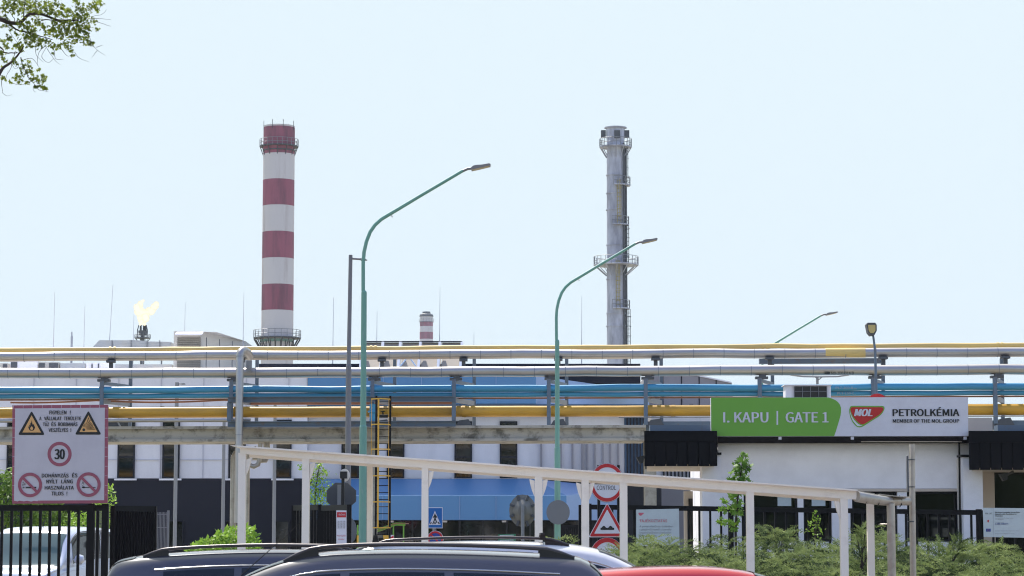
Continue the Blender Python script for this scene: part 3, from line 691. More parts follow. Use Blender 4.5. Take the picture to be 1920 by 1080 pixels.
for py0, py1 in ((742,752.5),(788.5,799)):
    m = MB(); longbox(m, 427, 854, py0, py0+1.2, -.6, -.4); longbox(m, 427, 854, py0+1.2, py1-1.2, -.5, -.4); longbox(m, 427, 854, py1-1.2, py1, -.6, -.4); m.build('channel', 'steel_blue', wk)
for px in (430, 851):
    a = along(px, 753, -.5); b_ = along(px, 788, -.5); m = MB(); m.box(a.x-.06, a.x+.06, a.y-.04, a.y+.06, b_.z, a.z); m.build('post', 'steel_blue', wk)
m = MB(); longbox(m, 470, 850, 752.6, 757, 1.2, 1.4); m.build('rear_channel', 'rust', wk)
m = MB(); longbox(m, 1424, 1655, 674.5, 684, 1.6, 1.8); m.build('pipe_rail', 'steel_blue', label='dark steel channel between the silver pipes above the gate sign', cat='steel channel')
# riser
rs = T('riser_pipe', 'silver pipe rising vertically past the bridge with a rounded elbow on top', 'pipe', tuple(along(450, 1000, -.9))[:2]+(0,))
a = along(450, 664.5, -.75); m = MB(); zt = Z(657,69.8)
m.tube([(a.x,a.y,2.0),(a.x,a.y,zt-.15),(a.x+.02,a.y+.05,zt-.03),(a.x+.08,a.y+.3,zt+.04),(a.x+.16,a.y+.8,zt-.02),(a.x+.16,a.y+1.2,zt-.1)], .112, 16); m.build('pipe_run', 'alu', rs)
m = MB(); m.cyl((a.x,a.y,Z(667,69.5)),(a.x,a.y,Z(666,69.5)),.118,n=16); m.cyl((a.x,a.y,Z(815,69.5)),(a.x,a.y,Z(814,69.5)),.12,n=16); m.box(a.x+.17,a.x+.32,a.y+.1,a.y+.3,Z(694,69.5),Z(674,69.5)); m.build('collar', 'steel_grey', rs)
for px, w, top in ((438.5,'leftmost downpipe beneath the riser, with elbow at its head',858),(465,'thin downpipe right of the riser',850)):
    m = MB(); q = P(px, top, 72); r = .1 if px < 450 else .06
    m.tube([(q.x,72,0),(q.x,72,q.z),(q.x+.06,72,q.z+.12),(q.x+.25,72,q.z+.16)], r, 12); m.build('downpipe', 'zinc', label='silver '+w, cat='pipe')
m = MB(); p = [P(x,y,71) for x, y in ((474,856),(484,857),(492,862),(497,862),(500,855),(500,830))]; m.tube(p, .1, 12); m.build('elbow_pipe', 'zinc', label='big silver elbow pipe hanging below the beam', cat='pipe')
m = MB(); p = [P(x,y,70.6) for x, y in ((465,871),(476,875),(484,871),(487,860),(488,830))]; m.tube(p, .07, 12); m.build('elbow_pipe', 'zinc', label='smaller silver elbow pipe below the big one', cat='pipe')
# ladder
ld = T('caged_ladder', 'yellow and black caged ladder climbing to the pipe bridge', 'ladder', (X(718,69),69,0))
YLd = 68.6
for px, w in ((704.8,1.9),(731,1.9)):
    m = MB(); m.box(X(px-w,YLd), X(px+w,YLd), YLd, YLd+.08, 0, Z(742,YLd)); m.build('stile', 'black', ld)
m = MB()
for i in range(22):
    py = 752+i*13.2
    if py < 1055: m.cyl(P(705,py,YLd+.04), P(731,py,YLd+.04), .012, n=5)
m.build('rungs', 'black', ld)
for py in (750, 797.5, 843.5, 893, 941.5, 989.5):
    a = P(698,py,YLd); b_ = P(731.5,py,YLd); m = MB(); h = .03
    m.add([], []); pts = [(b_.x,YLd+.0,a.z),(b_.x+.02,YLd-.45,a.z),((a.x+b_.x)/2,YLd-.75,a.z),(a.x,YLd-.5,a.z),(a.x,YLd-.1,a.z)]
    for i in range(4): m.beam(pts[i], pts[i+1], .012, .032)
    m.build('cage_hoop', 'yellow_bright', ld)
m = MB(); m.beam((X(709,YLd-.7),YLd-.72,Z(990,YLd)),(X(709,YLd-.7),YLd-.72,Z(749,YLd)),.045,.012); m.beam((X(698,YLd),YLd-.5,Z(990,YLd)),(X(698,YLd),YLd-.5,Z(749,YLd)),.012,.012); m.beam((X(730,YLd),YLd-.46,Z(990,YLd)),(X(730,YLd),YLd-.46,Z(749,YLd)),.012,.012)
m.build('cage_strap', 'yellow_bright', ld)
vl = T('valve', 'blue gate valve with black handwheel on the bridge beside the ladder', 'valve', tuple(along(699, 790, -.5)))
m = MB(); q = along(699, 789, -.45); m.box(q.x-.09, q.x+.09, q.y-.08, q.y+.08, q.z, q.z+.5); m.box(q.x-.14, q.x+.14, q.y-.12, q.y+.12, q.z+.25, q.z+.3); m.build('body', 'pipe_blue', vl)
m = MB(); q = along(718, 781, -.5); m.cyl((q.x-.14,q.y,q.z+.02),(q.x+.14,q.y,q.z+.02),.045,n=10); m.cyl((q.x,q.y,q.z),(q.x,q.y,q.z+.16),.02,n=6); m.cyl((q.x,q.y,q.z+.15),(q.x,q.y,q.z+.17),.07,n=12); m.build('handwheel', 'rubber', vl)

# ================================================================== lamp posts
def green_lamp():
    Y = 50.0; x0 = X(681,Y,800)
    t = T('street_lamp', 'nearest and tallest-looking green street lamp with long bent arm, behind the white shelter', 'street lamp', (x0,Y,0), 'green bent-arm street lamps')
    s = Y/FPX
    zz = lambda py: Z(py,Y)
    xx = lambda px, py: X(px,Y,py)
    m = MB(); m.cyl((x0,Y,0),(x0,Y,zz(800)),7.3*s,6.8*s,n=20); m.cyl((x0,Y,zz(800)),(x0,Y,zz(797)),6.8*s,5.6*s,n=20)
    m.cyl((x0,Y,zz(797)),(x0,Y,zz(548)),5.6*s,5.2*s,n=20); m.cyl((x0,Y,zz(548)),(x0,Y,zz(545)),5.2*s,3.6*s,n=20)
    m.build('pole', 'green_pole', t)
    ctrl = [(681,546),(681,520),(681,492),(682.5,473),(687,453),(694,435),(703,422),(715,411),(728,403),(745,393),(790,366),(830,342.5),(868,320)]
    m = MB(); m.tube([P(x-( -0.0),y,Y) for x, y in ctrl], [3.5*s]*4+[3.5*s]*5+[3.4*s,3.2*s,3.1*s,3.0*s], 14); m.build('arm', 'green_pole', t)
    m = MB(); m.tube([P(866,321.4,Y),P(877,316.5,Y),P(884,316,Y)], [2.6*s,2.6*s,2.4*s], 10); m.tube([P(734,404,Y),P(736,407.5,Y)],[1.2*s,.9*s],6); m.build('bracket', 'lamp_grey', t)
    m = MB()
    a = [(883,314),(887,310.5),(893,309),(903,308.5),(917,306),(920,307.5),(919,309.5),(900,314),(884,317.5)]
    for w, f in ((.13, 0), (.16, 1)):
        pass
    pts = [P(x,y,Y-.15) for x, y in a]; m.prism(pts, (0,.3,0)); m.build('lamp_head', 'lamp_grey', t)
    m = MB(); m.prism([P(x,y,Y-.12) for x, y in ((886,317.2),(900,314.2),(917,310.2),(917,310.8),(900,315),(886,318))], (0,.24,0)); m.build('lens', 'lens', t)
    return t
g1 = green_lamp()
for Y, px, lb in ((62.8,1045,'second green street lamp, its arm crossing in front of the steel chimney'),(83.8,1431,'farthest green street lamp, only its arm showing above the pipes')):
    c = copy_tree(g1); c.location = (X(px,Y,800),Y,0); c['label'] = lb
gl = T('street_lamp', 'plain grey lamp post with short side arm, left of the first green lamp', 'street lamp', (X(653,60,800),60,0))
m = MB(); x = X(653,60,800); s = 60/FPX; m.cyl((x,60,0),(x,60,Z(686,60)),5.8*s,5.2*s,n=16); m.cyl((x,60,Z(686,60)),(x,60,Z(683,60)),5.2*s,4*s,n=16); m.cyl((x,60,Z(683,60)),(x+.03,60,Z(478,60)),4*s,3.6*s,n=16); m.build('pole', 'grey_pole', gl)
m = MB(); a = P(656,484.5,60); m.cyl(a, P(676,486,60), 2*s, n=8); m.build('arm', 'lamp_grey', gl)
m = MB(); m.prism([P(x_,y_,59.9) for x_, y_ in ((675,484),(684,484.5),(688,487),(676,488))], (0,.2,0)); m.build('lamp_head', 'lamp_grey', gl)
sl_ = T('street_lamp', 'small lamp post with boxy yellowed head behind the gate sign', 'street lamp', (X(1641,66),66,0))
m = MB(); s = 66/FPX; q = [P(x_,y_,66) for x_, y_ in ((1643,900),(1643,740),(1641.5,680),(1640,650),(1637,628))]; q = [Vector((q[0].x,66,0))]+q; m.tube(q, [3*s,3*s,2.8*s,2.4*s,2.2*s,2*s], 10); m.build('pole', 'steel_blue', sl_)
m = MB(); m.prism([P(x_,y_,65.8) for x_, y_ in ((1625,608),(1627,605),(1641,605),(1644,609),(1644,620),(1640,628),(1633,629),(1628,623))], (0,.35,0)); m.build('lamp_head', 'dark_grey', sl_)
m = MB(); m.prism([P(x_,y_,65.78) for x_, y_ in ((1627.5,609),(1641.5,609),(1641.5,620),(1638,624.5),(1632,624.5),(1629,620))], (0,.015,0)); m.build('lens', 'lens', sl_)
ml = T('street_lamp', 'slim grey lamp post against the white wall, short arm just above the blue pipes', 'street lamp', (X(330,95),95,0))
m = MB(); x = X(330,95,850); m.cyl((x,95,0),(x,95,Z(717,95)),.075,n=10); m.build('pole', 'steel_grey', ml)
m = MB(); m.cyl(P(330,719.5,95),P(341,719.5,95),.03,n=6); m.prism([P(x_,y_,94.9) for x_, y_ in ((340,718.3),(346,718.3),(347,720.5),(340,720.8))],(0,.2,0)); m.build('lamp_head', 'steel_grey', ml)
for px, py, w in ((419.5,790,'left of the silver riser'),(515,757,'right of the riser, before a dark window')):
    m = MB(); x = X(px,90,850); m.cyl((x,90,0),(x,90,Z(py,90)),.07,.06,n=10); m.build('flag_pole', 'steel_grey', label='slender grey pole standing '+w, cat='pole')
# ================================================================== gatehouse
YG = 53.0
gh = T('gatehouse', 'white gatehouse with ribbed black roof fascia under the big gate sign', 'building', (X(1575,YG),YG,0))
gx = lambda px, py=900: X(px,YG,py)
m = MB(); m.box(gx(1347),gx(1798),YG,YG+.3,Z(916,YG),Z(830,YG)); m.box(gx(1798)+.01,gx(1818),YG+.02,YG+.3,Z(870,YG),Z(830,YG)); m.box(gx(1347),gx(1394),YG,YG+.3,0,Z(916,YG)); m.box(gx(1347),gx(1798),YG+.02,YG+.3,0,Z(1016,YG))
m.box(gx(1340),gx(1350),YG+.3,YG+7,0,Z(830,YG)); m.box(gx(1798),gx(1806),YG+.3,YG+7,0,Z(830,YG))
m.box(gx(1340),gx(1806),YG+7,YG+7.2,0,Z(830,YG))
m.build('wall', 'white_render', gh)
m = MB(); m.box(gx(1394),gx(1798)-.01,YG-.03,YG+.2,Z(921.5,YG),Z(916.5,YG)); m.build('lintel', 'beige', gh)
for p0, p1 in ((1495,1506),(1559,1597),(1682,1700)):
    m = MB(); m.box(gx(p0),gx(p1),YG+.0,YG+.28,Z(1016,YG),Z(922,YG)); m.build('mullion_pier', 'white_render', gh)
for p0, p1 in ((1394,1495),(1506,1559),(1597,1682),(1700,1797)):
    f = MB(); x0, x1, z0, z1 = gx(p0)+.005, gx(p1)-.005, Z(1016,YG)+.01, Z(922,YG)-.01; Y = YG+.1; t = .04
    f.box(x0,x1,Y,Y+.06,z0,z0+t); f.box(x0,x1,Y,Y+.06,z1-t,z1); f.box(x0,x0+t,Y,Y+.06,z0+t,z1-t); f.box(x1-t,x1,Y,Y+.06,z0+t,z1-t)
    w = f.build('window', 'frame_dark', gh)
    g = MB(); g.box(x0+t,x1-t,Y+.02,Y+.03,z0+t,z1-t); o = g.build('pane', 'glass', None, origin=gh['_w']); o.location = (0,0,0); o.parent = w
    if p0 < 1550:
        g = MB(); g.box(x1-.42,x1-.12,Y+.012,Y+.018,z1-.3,z1-.06); o = g.build('notice', 'board_pale', None, origin=gh['_w']); o.location = (0,0,0); o.parent = w
    w.location = (0,0,0)
for p0, p1, pt in ((1313.5,1348.5,853),(1798.5,1835,857)):
    m = MB(); m.box(gx(p0),gx(p1),YG-.45,YG+(.2 if p0<1400 else 1.2),0,Z(pt,YG-.45)); m.build('pilaster', 'white_render', gh)
    m = MB(); m.box(gx(p0-4),gx(p1+1 if p0<1400 else p1),YG-.5,YG+.2,Z(pt,YG-.45)+.005,Z(pt-4.5,YG-.45)); m.build('pilaster_cap', 'black', gh)
# roof & fascia
m = MB(); m.box(gx(1345),gx(1816),YG-.25,YG+7.5,Z(830.5,YG-.25),Z(818,YG-.25)); m.build('roof', 'black_metal', gh)
def wing(p0, p1, pt, pb, Yf, depth):
    m = MB(); s = YG/FPX
    x0, x1 = X(p0,Yf,840), X(p1,Yf,840); z0, z1 = Z(pb,Yf), Z(pt,Yf); zm = z1-(z1-z0)*.3
    xb = X(p0,Yf+depth,840)+.02
    m.prism([(x0,Yf,z0+.05),(x1,Yf,z0+.05),(x1,Yf+depth,z0+.05),(xb,Yf+depth,z0+.05)],(0,0,z1-z0-.05)); x = x0
    m.box(x0,x1,Yf-.03,Yf-.002,zm,z1)
    while x < x1-.05:
        m.box(x,min(x1,x+.215),Yf-.022,Yf-.003,z0,zm-.004); x += .235
    m.build('fascia', 'black_metal', gh)
    m = MB(); y = Yf+.1
    while y < Yf+depth: m.box(X(p0,y+.2,840)+.05,x1-.05,y,y+.16,z0+.0,z0+.045); y += .2
    m.build('soffit_slats', 'beige', gh)
wing(1208, 1344.5, 808, 874, YG-.9, 4.5)
wing(1816.5, 2040, 808, 881, YG-.9, 4.5)
m = MB(); m.box(X(1217,YG),X(1342,YG),YG-.5,YG-.1,Z(808,YG-.9)+.01,Z(797,YG-.5)); m.build('roof_upstand','steel_blue',gh)
m = MB(); m.box(gx(1864),gx(2040),YG-.5,YG-.1,Z(808,YG-.9)+.01,Z(797,YG-.5)); m.build('roof_upstand', 'steel_blue', gh)
# doorway recess at right, beige wall, side window
m = MB(); m.box(gx(1835)+.01,gx(1885),YG+1.2,YG+1.4,0,Z(878,YG+1.2)); m.build('recess_wall', 'beige', gh)
m = MB(); m.box(gx(1841),gx(1861),YG+1.14,YG+1.19,.1,Z(918,YG+1.2)); o_ = m.build('door', 'cream', gh)
m = MB(); m.box(gx(1843.5),gx(1848),YG+1.12,YG+1.138,.3,Z(925,YG+1.2)); o = m.build('door_glass', 'glass', None, origin=gh['_w']); o.location = (0,0,0); o.parent = o_
m = MB(); m.box(gx(1885)+.01,gx(2040),YG+1.25,YG+1.35,0,Z(878,YG+1.2)); m.build('side_window', 'glass', gh)
m = MB(); m.box(gx(1296),gx(1313),YG+2.2,YG+2.4,0,Z(921,YG+2.2)); m.build('door_frame', 'beige', gh)
m = MB(); m.box(gx(1304),gx(1313)-.01,YG+2.14,YG+2.19,.2,Z(935,YG+2.2)); m.build('side_glass', 'glass', gh)
m = MB(); x = gx(1796.5); m.cyl((x,YG-.2,Z(830,YG)),(x,YG-.1,Z(1020,YG)),.02,n=6); m.box(x-.03,x+.04,YG-.06,YG-.01,Z(1020,YG),Z(860,YG),1)
m.build('cable_duct', ['black','cream'], gh)
m = MB(); m.box(gx(1612),gx(1800),YG-.3,YG-.26,Z(829,YG-.3),Z(827.6,YG-.3)); m.build('trim_strip', 'zinc', gh)
# gate sign
YSg = 52.3
gs = T('gate_sign', 'long green and white gate sign with red shield logo on the gatehouse roof', 'sign', (X(1574,YSg),YSg,Z(818,YSg)))
m = MB(); m.pp([(1333,745.5),(1815,744.5),(1815.5,817.5),(1333.5,818)], YSg, .16); m.build('panel', 'sign_white', gs)
m = MB(); m.pp([(1333.2,745.7),(1553,745.2),(1560,747.3),(1566,750),(1571.5,754),(1575,759),(1577,765),(1577,772),(1576,779),(1573.5,788),(1570.5,798),(1567.5,808),(1564,817.6),(1333.7,817.8)], YSg-.004, .003); m.build('green_field', 'lime', gs)
m = MB(); Yt = YSg-.012
text(m,'I. KAPU',1356,1441,773,792,Yt,bold=.05); text(m,'GATE 1',1473,1553.5,773,792,Yt,bold=.05); m.pp([(1456,770.5),(1459,770.5),(1459,796.5),(1456,796.5)],Yt,.002)
m.build('white_lettering', 'sign_white', gs)
def lc(x, y): return (1560+x/7.111, 730+y/7.1)
m = MB(); m.pp([lc(*q) for q in [(236,250),(242,232),(258,222),(300,220),(660,221),(682,223),(697,235),(700,252),(694,275),(680,305),(655,335),(615,368),(540,414),(430,485),(400,500),(365,507),(335,500),(305,475),(270,430),(245,375),(232,315),(229,275)]],YSg-.006,.005); m.build('logo_border', 'lime', gs)
m = MB(); m.pp([lc(*q) for q in [(240,268),(245,300),(262,350),(290,400),(325,440),(355,465),(385,478),(405,481),(385,488),(360,491),(338,485),(312,460),(280,420),(258,375),(243,320)]],YSg-.010,.003); m.build('logo_crescent', 'sign_white', gs)
m = MB(); m.pp([lc(*q) for q in [(248,262),(252,247),(264,238),(640,238),(665,239),(680,248),(684,262),(678,282),(664,305),(640,330),(600,357),(520,407),(430,460),(405,467),(380,460),(350,440),(315,405),(282,360),(260,315),(250,285)]],YSg-.010,.003); m.build('logo_shield', 'logo_red', gs)
m = MB(); text(m,'MOL',1601,1636,767,780.2,YSg-.016,bold=.12,shear=.28); m.build('logo_lettering', 'sign_white', gs)
m = MB(); text(m,'PETROLKÉMIA',1673.6,1799,767.2,780,YSg-.012,bold=.06); text(m,'MEMBER OF THE MOL GROUP',1674,1798.8,786,792.4,YSg-.012,bold=.05); m.build('black_lettering', 'ink', gs)
m = MB()
for px in (1464, 1600, 1812): m.box(X(px-2.5,YSg),X(px+2.5,YSg),YSg+.02,YSg+.12,Z(824,YSg),Z(818,YSg)-.005)
m.build('bracket', 'sign_white', gs)
rsn = T('round_sign', 'red-rimmed round sign peeking up behind the gate sign beside the lamp post', 'sign', (X(1645,65.6),65.6,0))
m = MB(); m.disc(1645,759,21,21,65.6,.01); m.build('panel','sign_white',rsn)
m = MB(); m.ring(1645,759,21,14,65.59,.006); m.build('red_ring','sign_red',rsn)
m = MB(); x = X(1645,65.7); m.cyl((x,65.68,0),(x,65.68,Z(742,65.6)),.03,n=8); m.build('pole','steel_grey',rsn)
# AC unit, cabinet, aerial on the gatehouse roof
ac = T('air_conditioner', 'white outdoor air conditioner with dark grille on the roof behind the green sign', 'air conditioner', (X(1515,54.5),54.5,Z(747,54.5)))
m = MB(); m.pbox(1473,1558,722,760,54.5,55.0); m.pbox(1471,1560,721,722.6,54.42,55.05); m.build('casing','white_render',ac)
m = MB(); m.pbox(1489,1551,724.5,760,54.46,54.49); m.build('grille','trim',ac)
m = MB()
for i in range(5): m.pbox(1489+i*15.3,1489.7+i*15.3,724.5,760,54.43,54.455)
m.pbox(1489,1551,734,734.6,54.43,54.455); m.build('guard_wires','steel_grey',ac)
m = MB(); m.pbox(1476,1482,760,817,54.6,54.9); m.pbox(1548,1554,760,817,54.6,54.9); m.build('feet','steel_grey',ac)
m = MB(); m.pbox(1812,1861,783,817,54.0,54.7); m.build('roof_cabinet','beige',label='beige metal cabinet on the gatehouse roof at the right end of the gate sign',cat='cabinet')
m = MB(); Ya = 90; m.cyl((X(1535,Ya),Ya,0),(X(1535,Ya),Ya,Z(706,Ya)),.05,n=6)
m.tube([P(1482,703,Ya),P(1505,706,Ya),P(1535,706.5,Ya),P(1570,706,Ya),P(1592,703,Ya)],.03,5); m.tube([P(1528,706.5,Ya),P(1535,712,Ya),P(1542,706.5,Ya)],.025,5)
m.build('line_mast','steel_grey',label='grey mast with spread arms seen between silver and blue pipes above the gate sign',cat='mast')
def floodlight(px, py, Y, lb, s=1):
    t = T('floodlight', lb, 'floodlight', tuple(P(px,py,Y)))
    m = MB(); p = [P(px+dx*s,py+dy,Y) for dx, dy in ((-8,-3),(7,-6),(6,7),(-1,10))]; m.prism(p,(0,.18,0)); m.build('housing','trim',t)
    m = MB(); m.beam(P(px+6*s,py-2,Y+.1),P(px+17*s,py-8,Y+.2),.03,.05); m.build('bracket','trim',t)
floodlight(1201,860,YG-1.0,'black floodlight at the left end of the black roof fascia')
floodlight(1883,892,YG-.6,'black floodlight hanging under the right roof wing',1.0)

# ================================================================== fences
def fence(name, label, p0, p1, y0, y1, Y, step, posts, bar=3.0):
    f = T(name, label, 'fence', (X((p0+p1)/2,Y),Y,0)); s = Y/FPX
    x0, x1, z0, z1 = X(p0,Y,950), X(p1,Y,950), Z(y0,Y), Z(y1,Y)
    zt = lambda x: z0+(z1-z0)*(x-x0)/(x1-x0)
    m = MB(); m.prism([(x0,Y-.03,z0-.1),(x1,Y-.03,z1-.1),(x1,Y-.03,z1),(x0,Y-.03,z0)],(0,.06,0)); m.build('top_rail','black',f)
    m = MB(); m.prism([(x0,Y-.03,.2),(x1,Y-.03,.15),(x1,Y-.03,.22),(x0,Y-.03,.27)],(0,.06,0)); m.build('bottom_rail','black',f)
    x = x0+.08; 
    while x < x1:
        m = MB(); w = bar*s/2*1.25; m.box(x-w,x+w,Y-.02,Y+.02,.22,zt(x)-.1); m.build('bar','black',f); x += step*s
    for px in posts:
        m = MB(); xx = X(px,Y,950); m.box(xx-.055,xx+.055,Y-.05,Y+.05,0,zt(xx)+.02); m.build('post','black',f)
fence('bar_fence','black bar fence at left carrying the warning board, van behind it',-40,197,947,947,42.0,17.85,[198,-38,172],4)
fence('bar_fence','long black bar fence before the gatehouse with two notice boards',1100,2560,946,967,50.0,20.3,[1104,1370,1835,2200,2556],3.2)
def leaf_panel(name, label, cat, pa, Ya, pb, Yb, py, n, group=None, side=True):
    t = T(name, label, cat, (X(pa,Ya),Ya,0), group); a = Vector((X(pa,Ya,950),Ya,0)); b_ = Vector((X(pb,Yb,950),Yb,0)); zt = Z(py,min(Ya,Yb))
    m = MB(); 
    for z in (.15, zt-.05): m.beam(a+Vector((0,0,z)),b_+Vector((0,0,z)),.06,.1)
    m.beam(a,a+Vector((0,0,zt)),.08,.08); m.beam(b_,b_+Vector((0,0,zt)),.08,.08); m.build('gate_frame','black',t)
    for i in range(n):
        q = a.lerp(b_,(i+.5)/n); m = MB(); m.box(q.x-.024,q.x+.024,q.y-.035,q.y+.035,.2,zt-.1); m.build('bar','black',t)
leaf_panel('sliding_gate','black bar gate leaf parked beside the left fence',"gate",212,43.0,290,44.0,948,15)
leaf_panel('sliding_gate','black bar gate leaf in the middle with the white banner on it',"gate",603,44.4,655,43.0,946,10)
leaf_panel('gate_section','short dark gate section left of the banner gate, behind a white post',"gate",551,46.5,600,45.0,946,9)
bb = MB(); bb.add([],[])
m = MB()
for px in (1087, 1094): m.box(X(px-3,51),X(px+3,51),50.6+(px-1087)*.06,50.8+(px-1087)*.06,0,Z(947,51))
m.build('gate_post','black',label='black double gate post at the left end of the long fence',cat='gate post')
leaf_panel('inner_gate','low dark railings far behind the second green lamp',"railing",1050,66,1082,66,984,9)
gp = T('mesh_fence','pale grey wire mesh fence just right of the parked gate leaf','fence',(X(303,46),46,0))
m = MB()
for px in (291.5,316): m.box(X(px-2,46),X(px+2,46),46,46.05,0,Z(957,46))
m.build('post','steel_grey',gp)
m = MB()
for i in range(9): x = X(294+i*2.6,46); m.box(x-.006,x+.006,46.02,46.03,.1,Z(960,46))
for z in (.2,.6,1.0,1.4,1.8,2.05): m.box(X(292,46),X(316,46),46.031,46.04,z,z+.02)
m.build('mesh','steel_grey',gp)
gp = T('mesh_fence','thin wire mesh panel standing beside the van behind the left fence','fence',(X(185,43.2),43.2,0))
m = MB()
for i in range(12): x = X(177+i*2.1,43.2); m.box(x-.004,x+.004,43.2,43.206,.1,Z(958,43.2))
for py in (961,976,995,1012,1040): m.box(X(176,43.2),X(201,43.2),43.207,43.215,Z(py,43.2),Z(py,43.2)+.012)
m.build('mesh','steel_grey',gp)
m = MB(); m.box(X(176,43.2)-.02,X(176,43.2)+.02,43.19,43.23,0,Z(957,43.2)); m.build('post','steel_grey',gp)
m = MB(); m.pbox(104,178,958.5,969,60,60.4); m.pbox(104,170,974,977,60,60.4); m.pbox(100,105,958,1110,60,60.3); m.pbox(168,173,958,1110,60,60.3)
m.build('barrier_frame','black',label='dark portal frame behind the van and fence',cat='frame')

# ================================================================== warning board
YW = 41.85
wb = T('warning_board','square white warning board with faded red border and a 30 limit, on the left fence','sign',(X(112,YW),YW,Z(944,YW)))
def w(x, y): return (10+x/4.91, 740+y/4.91)
m = MB(); m.pp([w(65,98),w(945,92),w(940,1000),w(62,1003)],YW,.04); m.build('backing','sign_pink',wb)
m = MB(); m.pp([w(90,127),w(916,120),w(910,972),w(300,975),w(296,981),w(262,977),w(238,984),w(200,976),w(170,982),w(130,975),w(112,983),w(80,976)],YW-.004,.003); m.build('white_field','board_white',wb)
m = MB(); Yt = YW-.008
for t_, a0, a1, b0, b1 in (('FIGYELEM',405,563,147,181),('!',594,602,147,181),('A',312,332,203,235),('VÁLLALAT',357,518,203,235),('TERÜLETE',537,697,203,235),('TUZ',345,403,257,289),('ÉS',424,466,257,289),('ROBBANÁS',486,664,256,289),
    ('VESZÉLYES',398,578,310,342),('!',599,606,310,342),('30',450,548,503,593),('DOHÁNYZÁS',335,583,728,762),('ÉS',614,664,727,761),('NYÍLT',377,482,783,817),('LÁNG',514,622,782,816),('HASZNÁLATA',362,631,840,873),('TILOS',423,537,893,927),('!',563,571,893,927)):
    text(m,t_,*[w(a0,0)[0],w(a1,0)[0]],w(0,b0)[1],w(0,b1)[1],Yt,bold=.045 if t_ != '30' else .09)
for q in (369,379): m.pp([w(q,251),w(q+5,243),w(q+9,243),w(q+4,251)],Yt,.003)
m.build('lettering','ink',wb)
def rtri(mb, A, B_, C_, Y, th, r=3.0, mi=0):
    pts = [A,B_,C_]; out = []
    for i in range(3):
        p = Vector(pts[i]); a = (Vector(pts[i-1])-p).normalized(); b_ = (Vector(pts[(i+1)%3])-p).normalized()
        q0, q1 = p+a*r, p+b_*r
        for k in range(5): t = k/4; out.append(tuple(q0*(1-t)**2+p*2*t*(1-t)+q1*t*t))
    mb.pp(out,Y,th,mi)
m = MB(); rtri(m,w(242,148),w(116,371),w(364,371),YW-.008,.003,4); m.build('warning_triangle','ink',wb)
m = MB(); rtri(m,w(765,146),w(640,368),w(884,368),YW-.008,.003,4); m.build('warning_triangle','ink',wb)
m = MB(); m.pp([w(242,190),w(157,348),w(328,348)],YW-.012,.003); m.build('orange_field','sign_orange',wb)
m = MB(); m.pp([w(765,190),w(682,344),w(848,344)],YW-.012,.003); m.build('orange_field','sign_orange',wb)
m = MB(); m.pp([w(*q) for q in [(243,234),(247,262),(255,280),(262,268),(266,290),(274,296),(270,312),(262,326),(248,332),(232,331),(219,322),(213,306),(212,292),(221,298),(221,276),(229,286),(231,262),(237,262)]],YW-.016,.003)
m.disc(*w(722,323),2.6,2.6,YW-.016,.003)
for k, a in enumerate((4,12,20,29,38,47,57,68,80,94)):
    a = R(a); c_ = (722,323); d = (math.cos(a),-math.sin(a)); n_ = (-d[1],d[0]); l = 26
    while l < 150 and c_[1]+d[1]*l < 342 and abs(c_[0]+d[0]*l-765) < (c_[1]+d[1]*l-190)*.539-5: l += 2
    l -= (k % 3)*5
    m.pp([w(*z_) for z_ in ((c_[0]+d[0]*24+n_[0]*1.5,c_[1]+d[1]*24+n_[1]*1.5),(c_[0]+d[0]*l+n_[0]*5,c_[1]+d[1]*l+n_[1]*5),(c_[0]+d[0]*l-n_[0]*2.5,c_[1]+d[1]*l-n_[1]*2.5))],YW-.016,.003)
m.build('flame_and_blast','ink',wb)
m = MB(); m.pp([w(*q) for q in [(243,290),(256,308),(252,322),(243,326),(233,322),(229,308)]],YW-.020,.003); m.build('flame_core','sign_orange',wb)
m = MB(); m.ring(*w(499,547),22.6,16.6,YW-.008,.003,ky=1.02); m.build('speed_ring','sign_pink',wb)
m = MB(); m.pp([w(160,848),w(285,848),w(285,862),w(160,862)],YW-.008,.003); m.pp([w(182,850),w(185,850),w(185,860),w(182,860)],YW-.008,.002)
for q in (164,172,180):
    pass
m.tube([P(*w(x,y),YW-.009) for x, y in ((165,840),(155,828),(178,830),(186,822),(160,812),(170,803))],.005,4)
m.pp([w(730,850),w(830,850),w(830,857),w(730,857)],YW-.008,.003); m.disc(*w(720,853),3.2,1.8,YW-.008,.003); m.pp([w(713,797),w(724,818),(w(724,830)),w(714,838),w(704,832),w(703,818),w(709,812)],YW-.008,.003)
m.build('cigarette_and_match','ink',wb)
m = MB()
for q in (170,178,186): m.pp([w(q,848),w(q+3,848),w(q+3,862),w(q,862)],YW-.012,.002)
m.pp([w(714,812),w(720,822),w(718,832),w(712,833),w(708,826)],YW-.012,.002); m.build('white_details','sign_white',wb)
for cx_, cy_ in ((227,831),(766,828)):
    m = MB(); cc = w(cx_,cy_); m.ring(*cc,22.6,17,YW-.014,.004,ky=1.02)
    d = 13.5; t = 2.5; m.pp([(cc[0]-d-t*.7,cc[1]-d+t*.7),(cc[0]-d+t*.7,cc[1]-d-t*.7),(cc[0]+d+t*.7,cc[1]+d-t*.7),(cc[0]+d-t*.7,cc[1]+d+t*.7)],YW-.0145,.004); m.build('prohibition_ring','sign_pink',wb)
m = MB()
for i in range(10):
    m.pp([w(75+i*88,95),w(77+i*88,95),w(77+i*88,122),w(75+i*88,122)],YW-.003,.002); m.pp([w(916,130+i*88),w(942,130+i*88),w(942,132+i*88),w(916,132+i*88)],YW-.003,.002); m.pp([w(66,130+i*88),w(88,130+i*88),w(88,132+i*88),w(66,132+i*88)],YW-.003,.002)
m.build('border_cracks','sign_white',wb)

